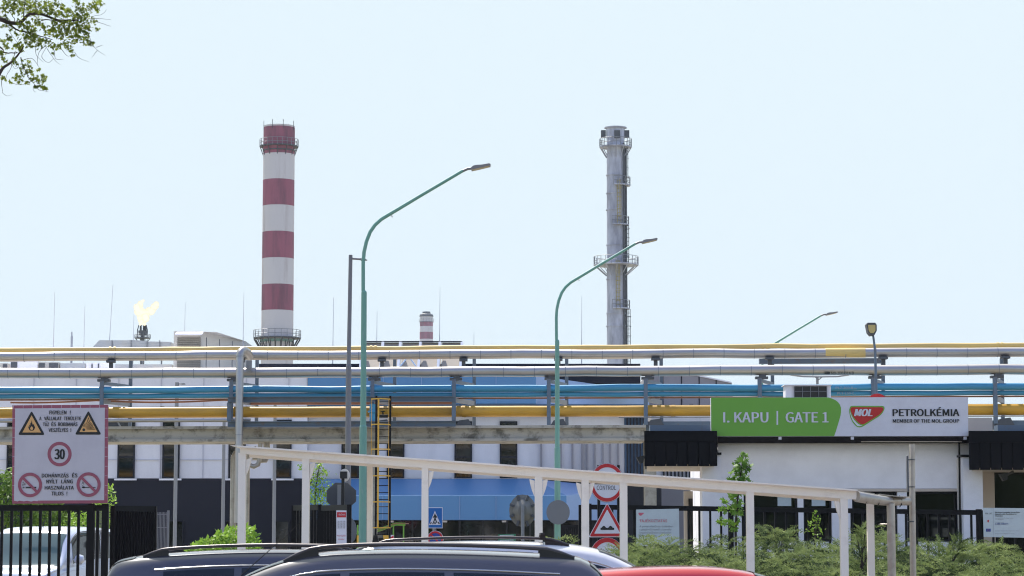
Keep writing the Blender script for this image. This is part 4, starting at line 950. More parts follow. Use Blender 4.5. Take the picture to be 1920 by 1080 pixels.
# ================================================================== road signs
def pole(t, px, Y, ptop, r=.03, mt='steel_grey'):
    m = MB(); x = X(px,Y,960); m.cyl((x,Y,0),(x,Y,Z(ptop,Y)),r,n=10); return m.build('pole',mt,t)
YSn = 49.2
cs = T('control_sign','round red-rimmed CONTROL sign, top one of its pole','sign',(X(1138,YSn),YSn,Z(941,YSn)))
m = MB(); m.disc(1138.3,905,32.6,37,YSn,.03); m.build('panel','sign_back',cs)
m = MB(); m.disc(1138.3,905,32,36.4,YSn-.005,.004); m.build('face','sign_white',cs)
m = MB(); n=48
for k in range(n):
    a, b_ = 2*math.pi*k/n, 2*math.pi*(k+1)/n
    m.prism([P(1138.3+rx*math.cos(t),905+ry*math.sin(t),YSn-.01) for rx, ry, t in ((31.2,35.6,a),(31.2,35.6,b_),(25.3,29,b_),(25.3,29,a))],(0,.004,0))
m.build('red_ring','sign_red',cs)
m = MB(); m.pp([(1115,904),(1160,904),(1160,908),(1115,908)],YSn-.01,.004); text(m,'CONTROL',1119,1155,910.5,918.5,YSn-.01,bold=0); m.build('lettering','ink',cs)
bsn = T('bump_sign','red triangular bumpy-road sign in the middle of its pole','sign',(X(1138,YSn),YSn,Z(1007,YSn)))
m = MB(); rtri(m,(1138.5,942.5),(1103.5,1007.5),(1174,1007),YSn,.03,4); m.build('face','sign_white',bsn)
m = MB(); rtri(m,(1138.5,944.5),(1105.5,1006),(1172,1005.6),YSn-.005,.004,4); m.build('red_border','sign_red',bsn)
m = MB(); rtri(m,(1138.5,955),(1114,1000.6),(1163,1000.2),YSn-.01,.004,2); m.build('white_field','sign_white',bsn)
m = MB(); pts = [(1126,993.6),(1126,989.5)]+[(1128+i*1.05,989.5-3.6*math.sin(i/8*math.pi)) for i in range(9)]+[(1138.5,990)]+[(1140.5+i*1.05,989.5-3.6*math.sin(i/8*math.pi)) for i in range(9)]+[(1151.5,989.5),(1151.5,993.6)]
m.pp(pts,YSn-.015,.004); m.build('bump_symbol','ink',bsn)
trd = T('round_sign','red-rimmed round sign half sunk behind the junipers below the triangle','sign',(X(1138,YSn),YSn,Z(1080,YSn)))
m = MB(); m.disc(1138.5,1043,32,35,YSn,.03); m.build('face','sign_white',trd)
m = MB(); m.ring(1138.5,1043,31.5,24,YSn-.006,.005,ky=1.1); m.build('red_ring','sign_red',trd)
m = MB()
for px in (1123,1160): x = X(px,YSn,950); m.cyl((x,YSn+.07,0),(x,YSn+.07,Z(872,YSn)),.03,n=10)
m.build('sign_posts','black',label='pair of dark posts carrying the CONTROL and bump signs',cat='sign post')
ps = T('crossing_sign','blue pedestrian crossing sign with walking figure','sign',(X(816,52),52,Z(990,52)))
m = MB(); m.pp([(801.8,951.3),(829.8,951.3),(829.8,990.5),(801.8,990.5)],52,.03); m.build('panel','sign_white',ps)
m = MB(); m.pp([(802.8,952.6),(828.8,952.6),(828.8,989.3),(802.8,989.3)],52-.005,.004); m.build('blue_field','sign_blue',ps)
m = MB(); m.pp([(815.5,957.5),(804.6,984.2),(826.4,984.2)],52-.01,.004); m.build('white_triangle','sign_white',ps)
def pd(x, y): return (740+x/8.727, 930+y/8.727)
m = MB(); m.disc(*pd(659,297),1.2,1.3,52-.015,.004,n=14)
for poly in ([(650,308),(670,308),(690,335),(700,362),(692,366),(676,340),(672,372),(700,438),(686,444),(660,390),(638,444),(624,440),(648,372),(648,340),(630,362),(622,356),(640,322)],
             [(590,425),(607,425),(595,460),(578,460)],[(625,438),(640,438),(632,460),(612,460)],[(650,425),(668,425),(672,460),(650,460)],[(705,425),(725,425),(740,460),(718,460)]):
    m.pp([pd(*q) for q in poly],52-.015,.004)
m.build('walking_figure','ink',ps)
ns = T('no_stopping_sign','round blue no-stopping sign with red cross below the crossing sign','sign',(X(816,52),52,Z(1026,52)))
m = MB(); m.disc(816.2,1010.5,15.3,15.3,52,.03); m.build('panel','sign_white',ns)
m = MB(); m.disc(816.2,1010.5,14.6,14.6,52-.005,.004); m.build('blue_field','sign_blue_dark',ns)
m = MB(); m.ring(816.2,1010.5,14.6,11,52-.01,.004)
for s in (-1,1): m.pp([(816.2-s*10-.9,1000.5+.9),(816.2-s*10+.9,1000.5-.9),(816.2+s*10+.9,1020.5-.9),(816.2+s*10-.9,1020.5+.9)],52-.0095,.003)
m.build('red_ring_and_cross','sign_red',ns)
sp = MB(); x = X(814,52); sp.cyl((x,52.06,0),(x,52.06,Z(953,52)),.03,n=10); sp.build('sign_post','steel_grey',label='grey post carrying the crossing and no-stopping signs',cat='sign post')
oc = T('stop_sign','grey back of an octagonal sign beside the banner gate','sign',(X(646,46),46,0))
c8 = [(640+30*math.cos(R(22.5+45*k)),930+27*math.sin(R(22.5+45*k))) for k in range(8)]
m = MB(); m.pp([(x*1.0,y) for x, y in c8],46,.03); m.build('panel','dark_grey',oc)
m = MB(); m.box(X(633,45.9),X(639.5,45.9),45.85,45.95,0,Z(909,46)); m.build('pole','steel_grey',oc)
cm = T('traffic_mirror','small round mirror with dark box in front, above the octagonal sign','mirror',(X(646,45.6),45.6,0))
m = MB(); m.disc(646,891,9.8,12,45.7,.05); m.build('rim','cream',cm)
m = MB(); m.pbox(637.5,650.5,884,897,45.45,45.6); m.build('box','trim',cm)
m = MB(); m.box(X(640.5,45.6),X(646,45.6),45.55,45.62,0,Z(895,45.6)); m.build('pole','trim',cm)
mb_ = T('traffic_mirror','grey ribbed back of a round traffic mirror left of the second green lamp','mirror',(X(980,47.5),47.5,0))
m = MB(); pc = P(979.9,957.5,47.5); k = 47.5/FPX
for i in range(36):
    a, b_ = 2*math.pi*i/36, 2*math.pi*(i+1)/36
    for r0, r1, d0, d1 in ((0,.35,-.16,-.14),(.35,.72,-.14,-.05),(.72,1.0,-.03,0)):
        q = [(pc.x+25*k*r*math.cos(t),47.5+d,pc.z+30*k*r*math.sin(t)) for r, t, d in ((r0,a,d0),(r1,a,d1),(r1,b_,d1),(r0,b_,d0))]
        m.add(q,[(0,1,2,3)] if r0 else [(1,2,0)],0,False)
m.disc(979.9,957.5,24,29,47.51,.04); m.build('back_shell','mirror_back',mb_)
for i in range(8):
    m = MB(); a = R(22+45*i); m.beam((pc.x+25*k*.7*math.cos(a),47.44,pc.z+30*k*.7*math.sin(a)),(pc.x+25*k*1.02*math.cos(a),47.46,pc.z+30*k*1.02*math.sin(a)),.035,.05); m.build('rim_clip','dark_grey',mb_)
m = MB(); m.cyl((pc.x-.0,47.3,0),(pc.x,47.3,Z(946,47.3)),.034,n=10); m.build('pole','steel_grey',mb_)
m = MB(); m.disc(1046.4,960.5,22,23,62.5,.02); m.build('round_sign','sign_back',label='plain grey back of a round sign strapped to the second green lamp',cat='sign')
m = MB()
for py in (944,974.5): a = P(1045,py,62.8); m.cyl((a.x,a.y,a.z-.02),(a.x,a.y,a.z+.02),.105,n=16)
m.build('strap','zinc',label='pair of metal straps round the second green lamp pole',cat='strap')
m = MB(); m.disc(650,995,19,27,47.2,.02); m.build('round_sign','sign_back',label='pale back of a round sign behind the right edge of the banner gate',cat='sign')
# boards on the fence
ib = T('notice_board','pale notice board headed in faded red, half hidden by junipers','sign',(X(1233,49.9),49.9,Z(1023,49.9)))
YI = 49.93; d_ = lambda x, y: (1180+x/12, 940+y/12)
m = MB(); m.pp([d_(155,185),d_(1115,165),d_(1130,1000),d_(155,1000)],YI,.015); m.build('panel','board_pale',ib)
m = MB(); m.pp([d_(205,262),d_(215,256),d_(332,258),d_(315,285),d_(262,325),d_(232,318),d_(210,290)],YI-.004,.003); text(m,'TÁJÉKOZTATÁS',1199,1251,974,979,YI-.004); m.build('red_heading','ink_red',ib)
m = MB()
for i, (t_, x1) in enumerate((('A portai ellenőrzés érdekében',985),('a gépjármű vezető a személy-',955),('forgalmi bejáratot szíveskedjen',940),('önök használni',620))): text(m,t_,1199,1180+x1/12,985+i*5.9,988.6+i*5.9,YI-.004,bold=0)
m.build('small_print','ink_grey',ib)
eb = T('project_board','white project board with small blue flag and fine print, at the right edge','sign',(X(1885,49.85),49.85,Z(1007,49.85)))
YE = 49.86; e_ = lambda x, y: (1770+x/4.695, 830+y/4.695)
m = MB(); m.pp([e_(343,573),(1935,953),(1935,1008.5),e_(350,830)],YE,.015); m.build('panel','board_pale',eb)
m = MB(); text(m,'Rákosmenti energetikai korszerűsítés',e_(450,0)[0],1912,959.5,961.6,YE-.004,bold=.02); text(m,'fejlesztés a MOL Petrolkémia Zrt.',e_(450,0)[0],e_(640,0)[0],963,965,YE-.004,bold=.02); text(m,'telephelyén',e_(450,0)[0],e_(518,0)[0],966.4,968.2,YE-.004,bold=.02); text(m,'SZ',e_(360,0)[0],e_(425,0)[0],961.5,964,YE-.004,bold=0)
m.build('heading','ink',eb)
m = MB()
for y, x1, tx in ((664,610,'A projekt az Európai Unió'),(673,530,'támogatásával'),(700,530,'A támogatás összege'),(776,660,'Európai Regionális Fejlesztési Alap'),(801,620,'Magyarország Kormánya')): text(m,tx,e_(450,0)[0],e_(x1,0)[0],830+(y-3)/4.695,830+(y+3)/4.695,YE-.004,bold=0)
m.build('small_print','ink_grey',eb)
m = MB(); m.pp([e_(371,757),e_(411,757),e_(411,783),e_(371,783)],YE-.004,.003); text(m,'1.688 millió Ft',e_(450,0)[0],e_(566,0)[0],981,983.5,YE-.004,bold=.02); m.build('blue_flag_and_sum','sign_blue_dark',eb)
m = MB()
for k in range(12): a = R(30*k); m.disc(e_(391,0)[0]+1.7*math.cos(a),994+1.7*math.sin(a),.3,.3,YE-.008,.003,n=5)
m.build('flag_stars','yellow_bright',eb)
m = MB(); m.pp([e_(383,680),e_(395,680),e_(396,694),e_(389,704),e_(382,694)],YE-.004,.003); m.build('crest','sign_red',eb)
m = MB(); m.pp([e_(433,578),e_(434,578),e_(436,828),e_(435,828)],YE-.004,.003); m.build('divider','ink_grey',eb)
bn = T('banner','narrow white banner with red heading hung on the middle gate leaf','banner',(X(640,42.9),42.9,Z(1040,42.9)))
YBn = 42.9
m = MB(); m.pp([(630.6,957),(649.6,957),(650,1045),(630.6,1045)],YBn,.01); m.build('sheet','sign_white',bn)
m = MB(); m.pp([(631.8,960.3),(648.8,960.3),(648.8,970),(631.8,970)],YBn-.005,.004)
for i, (a_, b_) in enumerate(((632,648),(634,646))): text(m,'Biztonság 2023' if i == 0 else 'mindenkor',a_,b_,1003+i*6.5,1005.6+i*6.5,YBn-.004,bold=0)
for py in (1022,1026,1032): text(m,'egy tiszta munkáért',632,648,py,py+2,YBn-.004,bold=0)
m.build('red_print','sign_red',bn)
m = MB()
for px in (634.5,640,645.5): 
    for i in range(5): text(m,'3 8',px-1.6,px+1.6,976.5+i*3.0,978.8+i*3.0,YBn-.004,bold=.01)
m.build('black_print','ink',bn)
m = MB(); text(m,'VÉDŐRUHA',634.5,647.5,963.5,966.5,YBn-.01,bold=0); m.build('white_print','sign_white',bn)
# green kiosk behind ladder
kk = T('green_kiosk','green-framed shelter with yellow board and red roof edge behind the ladder','kiosk',(X(715,80),80,0))
m = MB()
for px in (671,688,738,757): m.box(X(px-1.2,80),X(px+1.2,80),80,80.1,0,Z(984,80))
m.beam(P(668,999,80),P(686,995,80),.08,.08); m.beam(P(704,996,80),P(742,982.5,80),.08,.1); m.beam(P(742,982.5,80),P(760,983,80),.08,.1); m.build('green_frame','lime',kk)
m = MB(); m.prism([P(x,y,79.9) for x, y in ((706,996),(742,982),(761,982),(761,981),(741,980.6),(705,995))],(0,2.5,0)); m.build('roof','rust',kk)
m = MB(); m.pbox(669,684,1004,1018,79.85,79.95); m.pbox(704,730,1003,1017,79.85,79.95); m.build('yellow_board','yellow_bright',kk)
m = MB(); m.pp([(730,1003),(738.5,1003),(738.5,1017),(730,1017)],79.85,.05); m.build('white_board','sign_white',kk)
m = MB(); text(m,'Furdancs',705.5,719,1008,1011.5,79.84,bold=0); m.build('lettering','ink',kk)
m = MB(); m.pp([(731,1008),(738,1004),(738,1009),(733,1010)],79.84,.005); m.pp([(704,1018.2),(738,1018.2),(738,1022),(704,1022)],79.84,.05); m.build('red_mark','sign_red',kk)
m = MB(); m.pp([(934,1002),(967,1001),(967,1016),(934,1017)],106,.05); m.build('panel','sign_white')
scn_obj = bpy.data.objects['panel']
o = [q for q in bpy.data.objects if q.type == 'MESH' and q.parent is None and q.name.startswith('panel') and 'label' not in q][0]
o.name = 'green_notice'; o['label'] = 'green notice with white lines in the dark shopfront under the blue canopy'; o['category'] = 'notice'
o.data.materials[0] = mat('notice_green', C(30,110,75), 0.5)
m = MB()
for i in range(4): m.pp([(937,1003.5+i*3),(963,1003+i*3),(963,1004+i*3),(937,1004.5+i*3)],105.99,.005)
q = m.build('white_lines','sign_white',None,origin=o['_w']); q.location = (0,0,0); q.parent = o

# ================================================================== white shelter in front
YH = 32.0
sh = T('parking_shelter','long sloping cream-white flat-roofed shelter on square posts in front of everything','shelter',(X(1000,YH),YH,0))
top = lambda px: 837+(px-450)*(919-837)/(1605-450)
th = lambda px: 14+(px-450)*.0045
m = MB(); m.pp([(450,top(450)+1.5),(1606,top(1606)+1.5),(1606,top(1606)+17.5),(1000,top(1000)+17),(450,top(450)+13.5)],YH,.14); m.build('front_beam','cream',sh)
m = MB(); m.pp([(430,top(430)-1),(450,top(450)-1.5),(1608,top(1608)-1.5),(1608,top(1608)+1.4),(450,top(450)+1.4)],YH-.08,1.35); m.build('roof','cream',sh)
dz = 0.0
m = MB(); a = [P(450,top(450)+1.6,YH), P(1606,top(1606)+1.6,YH)]
def rb(px, d): q = P(px,top(px)+d,YH); return Vector((q.x, YH+1.0, q.z))
m.prism([rb(452,2),rb(1606,2),rb(1606,20),rb(452,16)],(0,.14,0)); m.build('rear_beam','cream',sh)
def shpost(px, w, rear, bl, brr, bot=0):
    Y = YH+1.0 if rear else YH; Yf = Y+.03
    # depth-corrected roof height at this column
    zt = P(px,top(px)+3,YH).z-.0
    if rear:
        xw = X(px,Y,950); zt = P(960+(xw/YH*FPX),top(px)+3,YH).z
    xw = X(px,Y,950); hw = w/2*Y/FPX
    m = MB(); m.box(xw-hw,xw+hw,Y+.01,Y+.13,0,zt-.06); m.build('post','cream',sh)
    for s, on in ((-1,bl),(1,brr)):
        if on:
            m = MB(); q = [(xw+s*(hw+.003),Y+.03,zt-.15),(xw+s*(hw+.07),Y+.03,zt-.13),(xw+s*(hw+.065),Y+.03,zt-.17),(xw+s*(hw+.04),Y+.03,zt-.27),(xw+s*(hw+.003),Y+.03,zt-.36)]
            m.prism(q,(0,.07,0)); m.build('brace','cream',sh)
for a in ((452.5,14,0,0,1),(572.5,13.5,0,0,1),(693,10,1,0,0),(796.5,12.5,0,0,1),(1010,14.5,0,1,1),(1097.5,14,0,1,1),(1169.5,14,0,0,0),(1407,14,0,0,0),(1583,14,0,1,0)): shpost(*a)
m = MB(); x = X(1646,YH,1000); m.box(x-.045,x+.045,YH+.6,YH+.7,0,Z(944,YH)); m.build('post','cream',sh)
gt = T('rain_gutter','half-round zinc gutter with clips and downpipe at the low right end of the shelter','gutter',(X(1655,YH),YH,0))
pts = [P(1597,932,YH),P(1620,935,YH),P(1640,938,YH),P(1700,940.5,YH+.4)]
m = MB(); m.tube([P(1606,931,YH),P(1625,934.5,YH+.1),P(1645,937.5,YH+.3),P(1662,939.5,YH+.5),P(1703,940,YH+.9)],[.072,.07,.066,.062,.055],16); m.build('gutter_run','zinc',gt)
m = MB()
for px, py, Y in ((1623,934,YH+.1),(1646,937.6,YH+.3),(1673,939.5,YH+.6),(1688,940,YH+.75)):
    q = P(px,py,Y); m.tube([(q.x-.01,q.y,q.z+.075),(q.x+.01,q.y-.07,q.z+.02),(q.x+.005,q.y-.06,q.z-.05),(q.x-.01,q.y,q.z-.075)],.006,5)
m.build('clips','black',gt)
m = MB(); x = X(1671,YH+.5,1000); m.cyl((x,YH+.5,0),(x,YH+.5,Z(944,YH+.5)),.056,n=16); m.build('downpipe','zinc',gt)
m = MB(); m.prism([P(x,y,YH+.3) for x, y in ((1612,921),(1640,925),(1640,927),(1612,923))],(0,1,0)); m.prism([P(x,y,YH+.5) for x, y in ((1650,926),(1688,930.5),(1705,931),(1705,932.5),(1688,932),(1650,928))],(0,.8,0)); m.build('edge_slats','zinc',gt)
wp = T('old_post','weathered grey pipe post with edge-on strip sign beside the gutter','post',(X(1709,33),33,0))
m = MB(); x = X(1709,33,960); m.cyl((x,33,0),(x+.02,33,Z(833,33)),.046,.04,n=12); m.build('pole','zinc',wp)
m = MB(); m.prism([P(x_,y_,32.8) for x_, y_ in ((1700.5,855),(1703.4,854),(1704.4,921),(1701.5,922))],(0,.08,0)); m.build('side_sign','dark_grey',wp)
m = MB(); 
for py in (862,913,978): q = P(1709,py,33); m.cyl((q.x,q.y,q.z-.008),(q.x,q.y,q.z+.008),.05,n=12)
m.build('clamps','dark_grey',wp)
m = MB(); m.tube([P(1648,983,32.6),P(1664,983,32.5)],.008,6); m.build('clamp_rod','zinc',label='thin rod clipped across the gutter downpipe',cat='rod')
# ================================================================== cars
def interp(tab, x):
    if x <= tab[0][0]: return tab[0][1]
    for i in range(len(tab)-1):
        x0, y0 = tab[i]; x1, y1 = tab[i+1]
        if x <= x1:
            # Catmull-Rom through the table
            ym = tab[i-1] if i else tab[i]; yp = tab[i+2] if i+2 < len(tab) else tab[i+1]
            t = (x-x0)/(x1-x0)
            m0 = (y1-ym[1])/(x1-ym[0])*(x1-x0) if i else (y1-y0); m1 = (yp[1]-y0)/(yp[0]-x0)*(x1-x0) if i+2 < len(tab) else (y1-y0)
            return (2*t**3-3*t**2+1)*y0+(t**3-2*t**2+t)*m0+(-2*t**3+3*t**2)*y1+(t**3-t**2)*m1
    return tab[-1][1]
def cr(pts, t):
    n = len(pts)-1; s = min(n-1e-6, max(0, t*n)); i = int(s); f = s-i
    p = [pts[max(0,i-1)], pts[i], pts[min(n,i+1)], pts[min(n,i+2)]]
    return tuple(.5*((2*p[1][k])+(-p[0][k]+p[2][k])*f+(2*p[0][k]-5*p[1][k]+4*p[2][k]-p[3][k])*f*f+(-p[0][k]+3*p[1][k]-3*p[2][k]+p[3][k])*f**3) for k in range(2))
class Shell:
    def __init__(s, top, belt, wid, sc=1.0, tumble=.2, L=4.6):
        s.top, s.belt, s.wid, s.sc, s.tumble, s.L = top, belt, wid, sc, tumble, L
    def sec(s, x):
        zt, zb, w = interp(s.top,x)*s.sc, interp(s.belt,x)*s.sc, interp(s.wid,x)
        gh = max(0.02, zt-zb); g = min(1, gh/.5); wr = w-.03-s.tumble*g
        z0 = .28+.12*max(0,(abs(x)-s.L*.38)/(s.L*.12)) if abs(x) > s.L*.38 else .28
        z0 = min(z0, zb-.1)
        return [(w-.08,z0),(w-.01,z0+.12),(w,(z0+zb)/2),(w-.01,zb-.06),(w-.05,zb+.02),(wr+.06*g,zt-.16*g-.01),(wr-.02,zt-.05*g-.006),(wr-.12,zt-.018),(wr*.5,zt-.004),(0,zt)]
    def S(s, x, t):
        y, z = cr(s.sec(x), t); return Vector((x, y, z))
    def body(s, nx=64, nt_=36):
        m = MB(); xs = [-s.L/2+s.L*i/nx for i in range(nx+1)]
        # denser at the ends
        xs = [s.L/2*math.sin(math.pi/2*(2*i/nx-1)) for i in range(nx+1)]
        for side in (1,-1):
            v = []; f = []
            for x in xs:
                for j in range(nt_+1):
                    p = s.S(x, j/nt_); v.append((p.x, p.y*side, p.z))
            for i in range(nx):
                for j in range(nt_):
                    q = (i*(nt_+1)+j, (i+1)*(nt_+1)+j, (i+1)*(nt_+1)+j+1, i*(nt_+1)+j+1)
                    f.append(q if side > 0 else q[::-1])
            m.add(v, f, 0, True)
            for i, x in ((0,xs[0]),(nx,xs[-1])):
                m.add([v[i*(nt_+1)+j] for j in range(nt_+1)]+[(x,0,.4)], [(j,j+1,nt_+1) for j in range(nt_)], 0)
        return m
    def patch(s, xa, xb, ta, tb, off, side=1, n=16, mi=0, mb=None, ta2=None, tb2=None, shape=None):
        # a curved panel lying just proud of the shell between stations xa..xb and section parameters ta..tb
        mb = mb or MB(); v = []; f = []
        for i in range(n+1):
            u = i/n; x = xa+(xb-xa)*u
            t0 = ta(x) if callable(ta) else ta; t1 = tb(x) if callable(tb) else tb
            for j in range(9):
                t = t0+(t1-t0)*j/8; p = s.S(x,t)
                e = .004; dx = s.S(x+.02,t)-s.S(x-.02,t); dt = s.S(x,min(1,t+e))-s.S(x,max(0,t-e)); nn = dt.cross(dx)
                if nn.length > 0: nn.normalize()
                if nn.dot(Vector((0,p.y,p.z-.6))) < 0: nn = -nn
                p = p+nn*off; v.append((p.x,p.y*side,p.z))
        for i in range(n):
            for j in range(8):
                q = (i*9+j,(i+1)*9+j,(i+1)*9+j+1,i*9+j+1); f.append(q if side > 0 else q[::-1])
        mb.add(v,f,mi,True); return mb
TOP_W = [(-2.3,.62),(-2.27,.95),(-2.2,1.04),(-2.1,1.12),(-1.92,1.42),(-1.78,1.53),(-1.4,1.57),(-.7,1.6),(0,1.6),(.45,1.56),(.85,1.42),(1.25,1.17),(1.5,1.02),(1.8,.96),(2.1,.86),(2.24,.72),(2.3,.5)]
BELT_W = [(-2.3,.55),(-2.2,.88),(-1.9,.98),(-1,.98),(0,.95),(1,.93),(1.5,.9),(2.1,.78),(2.3,.42)]
WID_W = [(-2.3,.66),(-2.15,.8),(-1.8,.88),(-1,.9),(0,.9),(1,.9),(1.7,.88),(2.1,.8),(2.3,.6)]
TOP_S = [(-2.1,.6),(-2.06,.9),(-1.98,1.0),(-1.9,1.08),(-1.68,1.36),(-1.45,1.5),(-1.0,1.56),(-.3,1.6),(.3,1.58),(.7,1.48),(1.1,1.24),(1.4,1.06),(1.65,.97),(1.9,.86),(2.05,.68),(2.1,.5)]
TOP_H = [(-2.3,.6),(-2.27,.95),(-2.2,1.05),(-2.14,1.3),(-2.08,1.44),(-1.98,1.5),(-1.6,1.555),(-.8,1.6),(0,1.6),(.45,1.56),(.85,1.42),(1.25,1.17),(1.5,1.02),(1.8,.96),(2.1,.86),(2.24,.72),(2.3,.5)]
TOP_C = [(-2.5,.62),(-2.47,.95),(-2.42,1.06),(-2.34,1.2),(-2.22,1.46),(-2.1,1.54),(-1.7,1.58),(-.8,1.61),(0,1.6),(.45,1.57),(.85,1.49),(1.25,1.3),(1.6,1.08),(1.9,.98),(2.25,.88),(2.44,.72),(2.5,.5)]
BELT_C = [(x*1.09,z) for x, z in BELT_W]; WID_C = [(x*1.09,z) for x, z in WID_W]
TOP_V = [(-2.2,.6),(-2.18,1.1),(-2.1,1.62),(-1.95,1.76),(-1.3,1.82),(0,1.84),(.5,1.82),(.8,1.74),(1.05,1.55),(1.35,1.25),(1.6,1.08),(1.95,1.0),(2.12,.86),(2.2,.5)]
BELT_V = [(-2.2,.6),(-2.1,1.12),(-1,1.14),(0,1.12),(.9,1.06),(1.6,.98),(2.05,.84),(2.2,.45)]
def wheel(par, x, y, s_):
    t = MB(); t.tube([(x,y-.1,.32),(x,y+.1,.32)],.32,28); o = t.build('wheel','rubber',par,local=True)
    q = MB(); q.tube([(x,y+s_*.095,.32),(x,y+s_*.108,.32)],.21,24); r_ = q.build('rim','rail_alu',None,local=True); r_.parent = o; r_.location = (0,0,0)
    o.location = (0,0,0)
def car(name, label, paint_, loc, rz, top=TOP_W, belt=BELT_W, wid=WID_W, sc=1.0, L=4.6, rails=None, crossbars=False, spoiler=False, wsx=None, antenna=None, van=False, cat='car', front=.5, doorx=(-1.55,-.72,.12,.95)):
    c = T(name, label, cat, loc, None, rz); S = Shell(top, belt, wid, sc, L=L, tumble=.12 if van else .2)
    S.body().build('body', paint_, c, local=True)
    tb = .60 # section parameter at roof edge
    for sd in (1,-1):
        for a, b_ in zip(doorx[:-1], doorx[1:]):
            hi = lambda x: .595 if not van else .6
            lo = .455
            def tbf(x): return .575 if van else .545
            m = S.patch(a+.04, b_-.04, .46, tbf, .005, sd); m.build('side_window','car_glass',c,local=True)
        m = MB(); pts = [S.S(doorx[0]-.05+(doorx[-1]-doorx[0]+.1)*i/20, .588 if van else .556)+Vector((0,.006,0)) for i in range(21)]
        m.tube([(p.x,p.y*sd,p.z) for p in pts],.008,5); m.build('window_trim','chrome' if rails else 'trim',c,local=True)
    xs0, xs1 = wsx or ((.55,1.42) if not van else (.86,1.56))
    m = MB(); 
    for sd in (1,-1): S.patch(xs0, xs1, .72, 1.0, .006, sd, mb=m)
    m.build('windscreen','van_glass' if van else 'car_glass',c,local=True)
    m = MB(); xr0, xr1 = (-2.3,-2.02) if L > 4.8 else (-2.12,-1.84) if L > 4.3 else (-1.92,-1.6)
    if van: xr0, xr1 = -2.16,-2.0
    for sd in (1,-1): S.patch(xr0, xr1, .72, 1.0, .006, sd, mb=m)
    m.build('rear_window','car_glass',c,local=True)
    wx = L*.29
    for x in (-wx, wx*1.02):
        for sd in (1,-1): wheel(c, x, sd*(interp(wid,x)-.11), sd)
    for sd in (1,-1):
        m = S.patch(L/2-.22, L/2-.06, .3, .48, .006, sd, mb=MB()); m.build('headlight','headlight',c,local=True)
        m = S.patch(-L/2+.06, -L/2+.16, .33, .5, .006, sd, mb=MB()); m.build('taillight','taillight',c,local=True)
        p = S.S(doorx[-1]-.02,.47); m = MB(); blob(m,(p.x,(p.y+.13)*sd,p.z+.05),.1,.09,3.3,8); m.build('wing_mirror','trim' if not van else 'van_white',c,local=True)
    if rails:
        for sd in (1,-1):
            x0, x1 = rails; pts = []; N = 22
            for i in range(N+1):
                u = i/N; x = x0+(x1-x0)*u; p = S.S(x,.74); h = .055*min(1,u/.1,(1-u)/.1)
                pts.append((x,(p.y)*sd,p.z+.012+h))
            m = MB(); m.tube(pts,[.012]+[.018]*(N-1)+[.012],10); 
            m.build('roof_rail','rail_alu' if rails and not crossbars else 'rail_alu',c,local=True)
            for u0, u1 in ((0,.12),(.88,1)):
                m = MB()
                q = []
                for i in range(5):
                    x = x0+(x1-x0)*(u0+(u1-u0)*i/4); p = S.S(x,.74); h = .055*min(1,((x-x0)/(x1-x0))/.1,(1-(x-x0)/(x1-x0))/.1); q.append((x,p.y*sd,p.z,h))
                v = []
                for x, y, z, h in q: v += [(x,y-.018,z-.01),(x,y+.018,z-.01),(x,y-.016,z+.012+h),(x,y+.016,z+.012+h)]
                m.add(v,[(4*i+a,4*i+b__,4*i+4+b__,4*i+4+a) for i in range(4) for a, b__ in ((0,2),(2,3),(3,1))],0)
                m.build('rail_foot','trim',c,local=True)
    if crossbars:
        for x in crossbars:
            p = S.S(x,.74); m = MB(); m.beam((x,-p.y-.06,p.z+.12),(x,p.y+.06,p.z+.12),.05,.03); m.build('crossbar','trim',c,local=True)
            for sd in (1,-1):
                m = MB(); m.prism([(x-.04,sd*(p.y-.02),p.z+.05),(x+.04,sd*(p.y-.02),p.z+.05),(x+.025,sd*(p.y-.02),p.z+.13),(x-.025,sd*(p.y-.02),p.z+.13)],(0,sd*.06,0)); m.build('crossbar_foot','trim',c,local=True)
    if spoiler:
        m = MB(); x0 = -L/2+.45
        prof = [(x0-.2,1.46*sc),(x0-.17,1.40*sc),(x0+.12,1.44*sc),(x0+.1,1.515*sc)]
        v = []; W_ = .56
        for k in range(13):
            y = -W_+2*W_*k/12; dz_ = -.05*(y/W_)**4
            v += [(x,y,z+dz_) for x, z in prof]
        f = [(4*k+a,4*k+(a+1)%4,4*k+4+(a+1)%4,4*k+4+a) for k in range(12) for a in range(4)]+[(0,1,2,3),(51,50,49,48)]
        m.add(v,f,0,False); m.build('spoiler',paint_,c,local=True)
    if antenna and len(antenna) == 6:
        bx, by, bz, tx, tz, r0 = antenna; m = MB(); m.tube([(bx,by,bz),(bx*.6+tx*.4,by,bz*.6+tz*.4+.01),(tx,by,tz)],[r0,r0*.7,r0*.35],7); m.cyl((bx+.02,by,bz-.03),(bx-.02,by,bz+.03),.016,.011,n=8); m.build('antenna','rubber',c,local=True)
    elif antenna:
        x, lean, ln = antenna; p = S.S(x,1.0); m = MB(); m.cyl((x,0,p.z),(x+lean*.15,0,p.z+.07),.014,.008,n=8); m.tube([(x+lean*.1,0,p.z+.05),(x+lean*.6,0,p.z+ln*.6),(x+lean,0,p.z+ln)],[.006,.005,.004],6); m.build('antenna','rubber',c,local=True)
    return c
car('parked_car','black estate car with satin roof rails, nearest car at the bottom of the picture','car_black',(-1.33,22,0),math.pi,sc=.973,top=[(x*1.09,z) for x, z in TOP_W],belt=BELT_C,wid=WID_C,L=5.0,wsx=(.6,1.55),doorx=(-1.7,-.78,.13,1.03),rails=(-1.88,.68),antenna=(1.45,.7,.95,.53,1.79,.007))
car('parked_car','dark blue-grey hatchback with tail spoiler and roof rails at lower left','car_navy',(-2.18,26.5,0),0,sc=.955,rails=(-1.75,.5),top=TOP_H)
